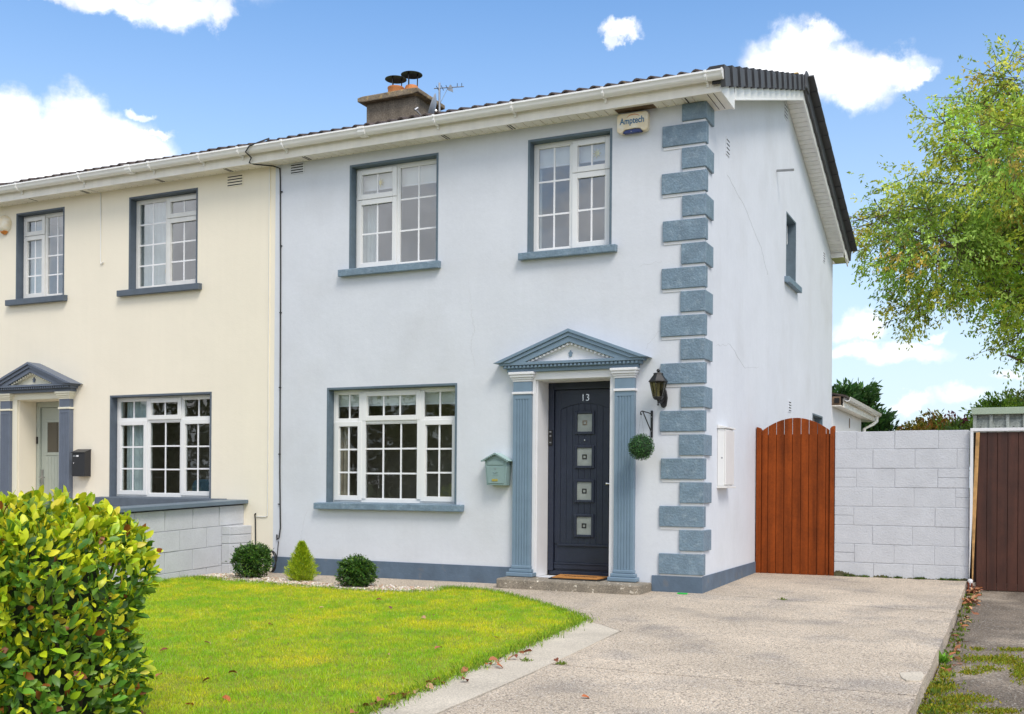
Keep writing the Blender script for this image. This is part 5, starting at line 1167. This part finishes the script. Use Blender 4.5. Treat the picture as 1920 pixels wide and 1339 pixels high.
# stems inside
tw = MB()
for k in range(170):
    x = random.uniform(-3.0, cx_ + hx - .25); y = random.uniform(cy_ - .25, cy_ + .25); tw.tube([(x, y, -.1), (x + random.uniform(-.15, .15), y + random.uniform(-.15, .15), .35), (x + random.uniform(-.3, .3), y + random.uniform(-.4, .2), random.uniform(.6, .93))], [.012, .008, .004], 5)
build(tw, 'stems', TWIG, HG)
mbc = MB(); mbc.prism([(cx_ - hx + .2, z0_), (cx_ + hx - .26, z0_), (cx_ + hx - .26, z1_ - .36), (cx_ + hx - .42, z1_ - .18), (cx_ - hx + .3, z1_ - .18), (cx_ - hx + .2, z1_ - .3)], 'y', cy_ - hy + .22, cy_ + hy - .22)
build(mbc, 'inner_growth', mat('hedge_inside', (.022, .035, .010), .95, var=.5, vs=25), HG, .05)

# ------------------------------------------------------------------ trees
def spray_tree(name, e, at, blobs, nspray, leaf, cols, wts, mat_, droop=-.3, per=14, tmpl=LEAF2, sp=.34, edgey=.5, clump=0, csz=.3):
    vols = np.array([b[3] ** 3 for b in blobs]) ** .85; pr = vols / vols.sum(); idx = rng.choice(len(blobs), nspray, p=pr); B_ = np.array([b[:4] for b in blobs])[idx]
    u = unit(nspray); rad = rng.uniform(0, 1, nspray) ** edgey; c = B_[:, :3] + u * (B_[:, 3] * rad)[:, None]
    if clump:
        nc = clump; ci = rng.choice(nspray, nc, replace=False); who = rng.integers(0, nc, nspray); q = rng.normal(0, csz, (nspray, 3)) * (1, 1, .6)
        c = c[ci][who] + q; u = (c - B_[ci][who][:, :3]) / B_[ci][who][:, 3:4]
    out = u + np.array([0, 0, droop]) + unit(nspray) * .5; out /= np.linalg.norm(out, axis=1, keepdims=True)
    s_ = rng.uniform(0, 1, (nspray, per)); P = c[:, None, :] + out[:, None, :] * (s_ * sp)[:, :, None] + rng.normal(0, leaf * .35, (nspray, per, 3))
    D_ = out[:, None, :] * .7 + rng.normal(0, .7, (nspray, per, 3)); D_[:, :, 2] += droop
    ct = tints(nspray, cols, wts, .2) if not clump else np.clip(tints(nc, cols, wts, .22)[who] * (1 + rng.normal(0, .12, (nspray, 1))), .01, .9); T_ = np.repeat(ct[:, None, :], per, 1) * (1 + rng.normal(0, .15, (nspray, per, 1)))
    n_ = nspray * per; nr = unit(n_); nr[:, 2] += .8
    return leafcloud(name, mat_, P.reshape(-1, 3), D_.reshape(-1, 3), nr, rng.uniform(leaf * .7, leaf * 1.3, n_), np.clip(T_.reshape(-1, 3), .004, .9), tmpl, e, at), c, out
def px(x, y, w):
    u = x - 960; v = 905.4 - y
    u2 = u * math.cos(ROLL) - v * math.sin(ROLL); v2 = v * math.cos(ROLL) + u * math.sin(ROLL)
    return CAM + (Fw * 1987 + Rt * u2 + Up * v2) * (w / 1987)
TD = 21.0
TR = empty('ash_tree', tuple(px(2120, 960, TD + .5) * Vector((1, 1, 0)))); TR.location.z = -.3; tag(TR, 'large ash tree with thin yellow-green foliage at the right edge', 'tree')
bl = []
for x, y, r_ in [(1905,160,75),(1850,215,60),(1875,130,45),(1780,240,40),(1830,270,75),(1900,300,110),(1760,350,75),(1720,370,55),(1850,380,100),(1660,410,45),(1700,430,75),(1640,430,40),(1625,470,28),(1760,460,90),(1850,480,95),(1920,440,110),(1680,500,50),(1740,540,55),(1690,545,38),(1720,575,32),(1800,530,60),(1860,560,45),(1910,580,55),(1875,610,28),(1915,640,30),(1905,690,14),(1990,250,150),(2020,420,170),(2000,580,110),(2100,200,150),(2150,380,170),(2140,550,130),(1730,300,22),(1660,370,22)]:
    w = TD + random.uniform(-1.6, 1.6) * (r_ / 90); p = px(x, y, w); bl.append((p.x, p.y, p.z, r_ * w / 1987))
tl = tuple(TR.location)
_, cc, oo = spray_tree('crown', TR, tl, bl, 9800, .092, [(.42, .58, .07), (.28, .43, .06), (.68, .72, .09), (.68, .50, .09), (.52, .70, .15)], [.36, .25, .18, .03, .18], LEAFT, -.35, 13, sp=.36, edgey=.36, clump=720, csz=.23)
tb = MB(); base = Vector(tl)
def P3_(x, y, w=TD): return px(x, y, w)
trunk = [base, base + Vector((.05, 0, 1.6)), P3_(2105, 640), P3_(2080, 520), P3_(2060, 400), P3_(2030, 250)]
tb.tube(trunk, [.30, .26, .22, .17, .12, .06], 10)
def limb(pts, r0, r1):
    n_ = len(pts); tb.tube([P3_(*p) for p in pts], [r0 + (r1 - r0) * i / (n_ - 1) for i in range(n_)], 7)
limb([(2105, 620), (1990, 520), (1900, 495), (1820, 478), (1760, 450), (1700, 430)], .10, .02); limb([(1820, 478), (1770, 462), (1735, 470)], .03, .01); limb([(1820, 478), (1760, 490), (1700, 470), (1660, 440)], .035, .01)
limb([(2080, 520), (1980, 420), (1900, 370), (1850, 300), (1800, 260)], .09, .015); limb([(1900, 370), (1820, 350), (1740, 340)], .035, .01)
limb([(2060, 400), (1980, 280), (1900, 190), (1860, 130)], .08, .012); limb([(2105, 640), (2010, 620), (1930, 560), (1850, 540), (1780, 560)], .07, .012); limb([(2105, 660), (2000, 690), (1920, 680), (1888, 665)], .05, .022)
build(tb, 'trunk', BARK, TR, 0, True)
tw = MB()
for k in rng.choice(len(cc), 1300, replace=False):
    p = Vector(cc[k]); q = p + Vector(oo[k]) * .34; b0 = p - Vector(oo[k]) * .5 + Vector((.12, .0, .05)); tw.tube([b0, p, q], [.010, .006, .002], 4, cap=False)
build(tw, 'twigs', TWIG, TR)

def conifer(x, y, h, r_, name, label, cols, n=900, leaf=.16, group=None):
    e = empty(name, (x, y, -.3)); tag(e, label, 'tree', group)
    t = rng.uniform(0, 1, n); a = rng.uniform(0, 6.283, n); tier = .5 + .5 * np.sin(t * 46 + 3 * np.sin(a * 2))
    rad = r_ * (1 - t) ** .85 * (.55 + .45 * tier) * rng.uniform(.5, 1.08, n)
    per = 10; out = np.stack([np.cos(a), np.sin(a), .25 + .6 * t], 1); c = np.stack([x + rad * np.cos(a), y + rad * np.sin(a), .1 + t * h], 1)
    s_ = rng.uniform(0, 1, (n, per)); P = c[:, None, :] + out[:, None, :] * (s_ * .42)[:, :, None] + rng.normal(0, .04, (n, per, 3)); D_ = out[:, None, :] + rng.normal(0, .45, (n, per, 3))
    T_ = np.repeat(tints(n, cols, None, .25)[:, None, :], per, 1); leafcloud('crown', LEAFT, P.reshape(-1, 3), D_.reshape(-1, 3), unit(n * per), rng.uniform(leaf * .6, leaf * 1.3, n * per), T_.reshape(-1, 3), LEAF2, e, (x, y, -.3))
    build(MB().tube([(x, y, -.3), (x, y, h)], [.14, .03], 7), 'trunk', BARK, e)
DG = [(.07, .17, .04), (.11, .22, .05), (.05, .11, .03)]
def atx(pxx, w): p = px(pxx, 905, w); return p.x, p.y
x, y = atx(1570, 27); conifer(x, y, 3.2, .955, 'conifer_tree', 'dark conifer behind the extension nearest the house wall', DG, 1100)
x, y = atx(1607, 28); conifer(x, y, 3.35, 1.2, 'conifer_tree', 'dark conifer behind the middle of the extension gutter', DG, 900)
x, y = atx(1636, 26); conifer(x, y, 2.45, .85, 'conifer_tree', 'low dark conifer behind the downpipe of the extension', DG, 900)
def bush(pxx, w, zc_, r_, label, cols, name='bush', n=500, leaf=.11, stretch=1.0, cat='shrub'):
    x, y = atx(pxx, w); e = empty(name, (x, y, -.3)); tag(e, label, cat)
    bl_ = [(x + random.uniform(-.7, .7) * r_ * stretch, y + random.uniform(-.5, .5) * r_, zc_ + random.uniform(-.35, .28) * r_, r_ * random.uniform(.45, .7)) for _ in range(7)]
    spray_tree('foliage', e, (x, y, -.3), bl_, n, leaf, cols, None, LEAFT, .2, 12, sp=.3)
    tw = MB()
    for b in bl_: tw.tube([(x, y, -.3), ((x + b[0]) / 2, (y + b[1]) / 2, zc_ * .5), (b[0], b[1], b[2])], [.04, .025, .008], 5)
    build(tw, 'stems', BARK, e)
bush(1742, 25, 2.15, .55, 'olive and rust coloured bush above the block wall', [(.36, .28, .04), (.45, .20, .04), (.24, .25, .04)], n=520)
bush(1798, 26, 2.2, .52, 'dark red-purple bush above the block wall beside the shed', [(.20, .035, .05), (.13, .03, .045), (.28, .06, .05)], n=560)
bush(1822, 22, 1.9, .42, 'bright green fern-like bush in front of the purple one beside the shed', [(.20, .30, .03), (.12, .2, .03)], n=260)
bush(1870, 24, 2.5, .55, 'bright green conifer bush above the left part of the shed roof', [(.20, .36, .04), (.28, .42, .04), (.12, .22, .03)], n=600)
bush(1925, 26, 2.6, .75, 'olive green bush above the shed roof at the right edge', [(.26, .32, .04), (.34, .36, .05), (.15, .21, .03)], n=800)

# across the road, seen only as reflections in the glass
OB = []
for i in range(26):
    OB.append((-52 + i * 2.8 + random.uniform(-1, 1), -29 + random.uniform(-2, 2), random.uniform(1.6, 3.2), random.uniform(1.8, 2.9)))
e = empty('roadside_trees', (-20, -29, -.3)); tag(e, 'belt of dark trees across the road, reflected in the ground floor windows', None, None, 'stuff')
spray_tree('treeline', e, (-20, -29, -.3), OB, 6500, .42, [(.035, .06, .018), (.05, .075, .02), (.09, .075, .03)], None, LEAFT, 0, 9, sp=1.0); e.children[0]['kind'] = 'stuff'
tw = MB()
for b in OB: tw.tube([(b[0], b[1], -.4), (b[0] + .2, b[1], b[2])], [.22, .1], 6)
build(tw, 'trunks', BARK, e)['kind'] = 'stuff'

# ------------------------------------------------------------------ fallen leaves, weeds, moss
LV = [(.20, .055, .02), (.38, .14, .06), (.50, .30, .16), (.16, .05, .06), (.44, .12, .03)]
LN_ = ['dark brown', 'reddish brown', 'pale tan', 'purplish', 'orange']
lm = []
for k, c in enumerate(LV):
    vv = [(x_, y_ * 1.5, z_ * 2.2 + (.10 if x_ in (.22,) and y_ > 0 else 0)) for x_, y_, z_ in LEAF6[0]]
    me = bpy.data.meshes.new('fallen_leaf'); me.from_pydata(vv, [], LEAF6[1]); a_ = me.attributes.new('tint', 'FLOAT_COLOR', 'POINT'); a_.data.foreach_set('color', np.tile([*c, 1.0], len(LEAF6[0])).astype(np.float32)); me.materials.append(DEAD); lm.append(me)
def gnd(pxx, pyy, dz=0.):
    a = px(pxx, pyy, 10) - CAM; t = (gz(CAM.x, CAM.y) + dz - CAM.z) / (a.z - .004 * a.x - .0135 * a.y); return CAM + a * t
LW = ['right of the right box shrub by the gravel', 'just in front of the right end of the gravel bed', 'below the right box shrub', "at the middle of the lawn's right half, curled upright", 'small one just right of the curled leaf', 'nearest the foot of the pale wall', 'alone in the middle of the left lawn', 'left of the middle near the hedge', "closest to the hedge's top corner", 'low and close to the hedge edge', 'in the lower left lawn between hedge and middle', 'just right of the lower left pair', 'at the bottom of the lawn left of the edge litter', 'lowest on the lawn beside the hedge', 'in the lower right lawn near the pale path', 'near the right tip of the lawn', 'between the middle and the lower right of the lawn', "just in front of the lawn's back edge near the step"]
for q_, (x, y, k, s_) in enumerate([(705, 1125, 0, .055), (728, 1138, 3, .045), (598, 1140, 2, .045), (790, 1158, 2, .06), (812, 1153, 0, .05), (503, 1170, 0, .05), (440, 1200, 2, .05), (382, 1204, 2, .055), (316, 1217, 0, .055), (304, 1264, 1, .05), (394, 1272, 0, .05), (445, 1262, 1, .06), (416, 1307, 4, .06), (347, 1320, 4, .055), (815, 1217, 1, .06), (925, 1194, 2, .04), (730, 1228, 2, .04), (895, 1142, 4, .04)]):
    p = gnd(x, y, .035); o = link('fallen_leaf', lm[k], None, tuple(p)); o.scale = (s_, s_, s_); o.rotation_euler = (random.uniform(-.5, .5), random.uniform(-.3, .3), random.uniform(0, 6.28))
    tag(o, '%s fallen leaf %s' % (LN_[k], LW[q_]), 'leaf', 'fallen leaves on the open lawn')
for i in range(26):
    t = i / 25; x = 1000 + (660 - 1000) * t + random.uniform(-10, 10); y = 1205 + (1320 - 1205) * t + random.uniform(-4, 6) + 12; k = random.choice([0, 1, 4, 1, 2]); s_ = random.uniform(.04, .06)
    p = gnd(x, y, .03); p.x += random.uniform(-.03, .03); o = link('fallen_leaf', lm[k], None, tuple(p)); o.scale = (s_ * 1.2,) * 3; o.rotation_euler = (random.uniform(-.6, .6), random.uniform(-.5, .5), random.uniform(0, 6.28))
    tag(o, '%s fallen leaf caught along the lawn edge by the pale path' % LN_[k], 'leaf', 'fallen leaves along the lawn edge: ' + LN_[k])
for (x, y) in [(1090, 1306), (1042, 1235)]:
    p = gnd(x, y, .012); o = link('fallen_leaf', lm[4 if x > 1050 else 0], None, tuple(p)); o.scale = (.05,) * 3; o.rotation_euler = (.2, .1, random.uniform(0, 6)); tag(o, 'small reddish leaf lying alone on the driveway' if x > 1050 else 'small dark leaf beside the joint between path and driveway', 'leaf')
P_ = []
for a, b in zip(LR[:-1], LR[1:]):
    for _ in range(55):
        t = random.random(); x = a[0] + (b[0] - a[0]) * t + abs(random.gauss(0, .018)) - .01; y = a[1] + (b[1] - a[1]) * t; P_.append((x, y, gz(x, y) + random.uniform(.004, .02)))
n = len(P_); o = leafcloud('leaf_debris', DEAD, np.array(P_), unit(n) * (1, 1, .4), unit(n) * .5 + (0, 0, 1), rng.uniform(.012, .035, n), tints(n, [(.10, .05, .025), (.22, .09, .04), (.05, .035, .02)], None, .2), LEAF6); tag(o, 'brown leaf debris and soil crumbs along the lawn edge', None, None, 'stuff')
n = 260; P_ = []
for _ in range(n):
    p = (2.40 + random.gauss(0, .03), random.choice([random.gauss(1.05, .12), random.gauss(2.15, .1), random.uniform(-3, 2)]), 0); P_.append((p[0], p[1], gz(p[0], p[1]) - .085 + random.uniform(0, .03)))
o = leafcloud('leaf_litter', DEAD, np.array(P_), unit(n) * (1, 1, .4), unit(n) * .6 + (0, 0, 1), rng.uniform(.03, .075, n), tints(n, [(.36, .13, .05), (.5, .28, .14), (.2, .07, .03)], None, .15), LEAF6); tag(o, 'dry brown leaves drifted along the edge of the driveway', None, None, 'stuff')
def tufts(spots, name, label, cols, hmin=.02, hmax=.06, per=60, sp=.03, tmpl=BLADE, zo=0.):
    P_ = []
    for x, y, z in spots:
        for _ in range(per): P_.append((random.gauss(x, sp), random.gauss(y, sp), z))
    P_ = np.array(P_); n_ = len(P_); o = leafcloud(name, GRASS, P_, np.stack([rng.normal(0, .7, n_), rng.normal(0, .7, n_), np.ones(n_)], 1), unit(n_), rng.uniform(hmin, hmax, n_), tints(n_, cols, None, .2), tmpl); tag(o, label, None, None, 'stuff')
sp_ = [(2.385 + random.gauss(0, .02), y, gz(2.38, y) - .10) for y in np.linspace(-4.8, 2.1, 24)]
tufts(sp_, 'weeds', 'small green weeds along the step between the two driveways', [(.10, .17, .02), (.2, .26, .03)], .015, .05, 26, .03, LEAF2)
sp_ = [(x, 2.365, gz(x, 2.36)) for x in np.concatenate([rng.uniform(1.45, 1.85, 7), rng.uniform(1.95, 2.3, 6), rng.uniform(.95, 1.4, 5)])]
tufts(sp_, 'wall_weeds', 'green moss and weeds at the foot of the block wall', [(.07, .12, .015), (.15, .2, .03), (.05, .07, .02)], .012, .035, 60, .022, LEAF2)
p = gnd(1765, 1243, -.1); tufts([(p.x, p.y, p.z)], 'weed_tuft', 'bright green weed rosette beside the drive edge', [(.2, .45, .04)], .05, .09, 26, .012, LEAF2)
p = gnd(1468, 1125); p2_ = gnd(1053, 1246); tufts([(p.x, p.y, p.z), (p2_.x, p2_.y, p2_.z), (p2_.x - .25, p2_.y - .0, p2_.z)], 'joint_weeds', 'tiny green weeds growing in the driveway joints', [(.18, .26, .03)], .012, .03, 40, .02, LEAF2)
# dirt line and moss at the foot of the block wall
MOSSW = mat('moss_stain', (.10, .095, .045), .95, var=.5, vs=30, bump=.01, bs=60)
pts = [(.90, .0)] + [(.90 + i * .0356, .03 + .035 * abs(math.sin(i * .9)) + .05 * math.exp(-i * .25) + random.uniform(0, .018)) for i in range(0)] + [(.90 + i * .01425, .012 + random.uniform(0, .03) + .05 * math.exp(-i * .07) + .02 * max(0, math.sin(i * .21))) for i in range(101)] + [(2.325, .0)]
o = build(MB().prism([(x, z + .01) for x, z in pts], 'y', 2.3755, 2.379), 'moss', MOSSW); tag(o, 'dark moss stain along the bottom of the block wall', None, None, 'stuff')
# moss on the neighbouring drive
MO = []
for (x, y, sx_, sy_, c_) in [(1760, 1290, 30, 14, 420), (1800, 1313, 45, 9, 420), (1770, 1331, 60, 8, 500), (1832, 1236, 32, 6, 260), (1885, 1238, 30, 8, 420), (1912, 1258, 14, 16, 420), (1850, 1255, 30, 5, 160), (1770, 1262, 10, 12, 200), (1900, 1219, 25, 3, 160), (1820, 1262, 20, 4, 120), (1830, 1218, 14, 3, 60), (1740, 1330, 12, 8, 140), (1870, 1335, 40, 5, 240)]:
    for _ in range(int(c_ * 1.8)):
        p = gnd(random.gauss(x, sx_ * .6), random.gauss(y, sy_ * .6), -.10); MO.append((p.x, p.y, p.z))
MO = np.array(MO); n = len(MO); o = leafcloud('moss', GRASS, MO, unit(n) * .8 + (0, 0, 1), unit(n), rng.uniform(.008, .02, n), tints(n, [(.24, .26, .015), (.34, .30, .02), (.20, .30, .02)], [.4, .35, .25], .2), ([(0, .35, 0), (0, -.35, 0), (1, .1, .1), (1, -.1, .1)], [(0, 1, 3, 2)])); tag(o, 'yellow-green moss patches on the neighbouring driveway', None, None, 'stuff')
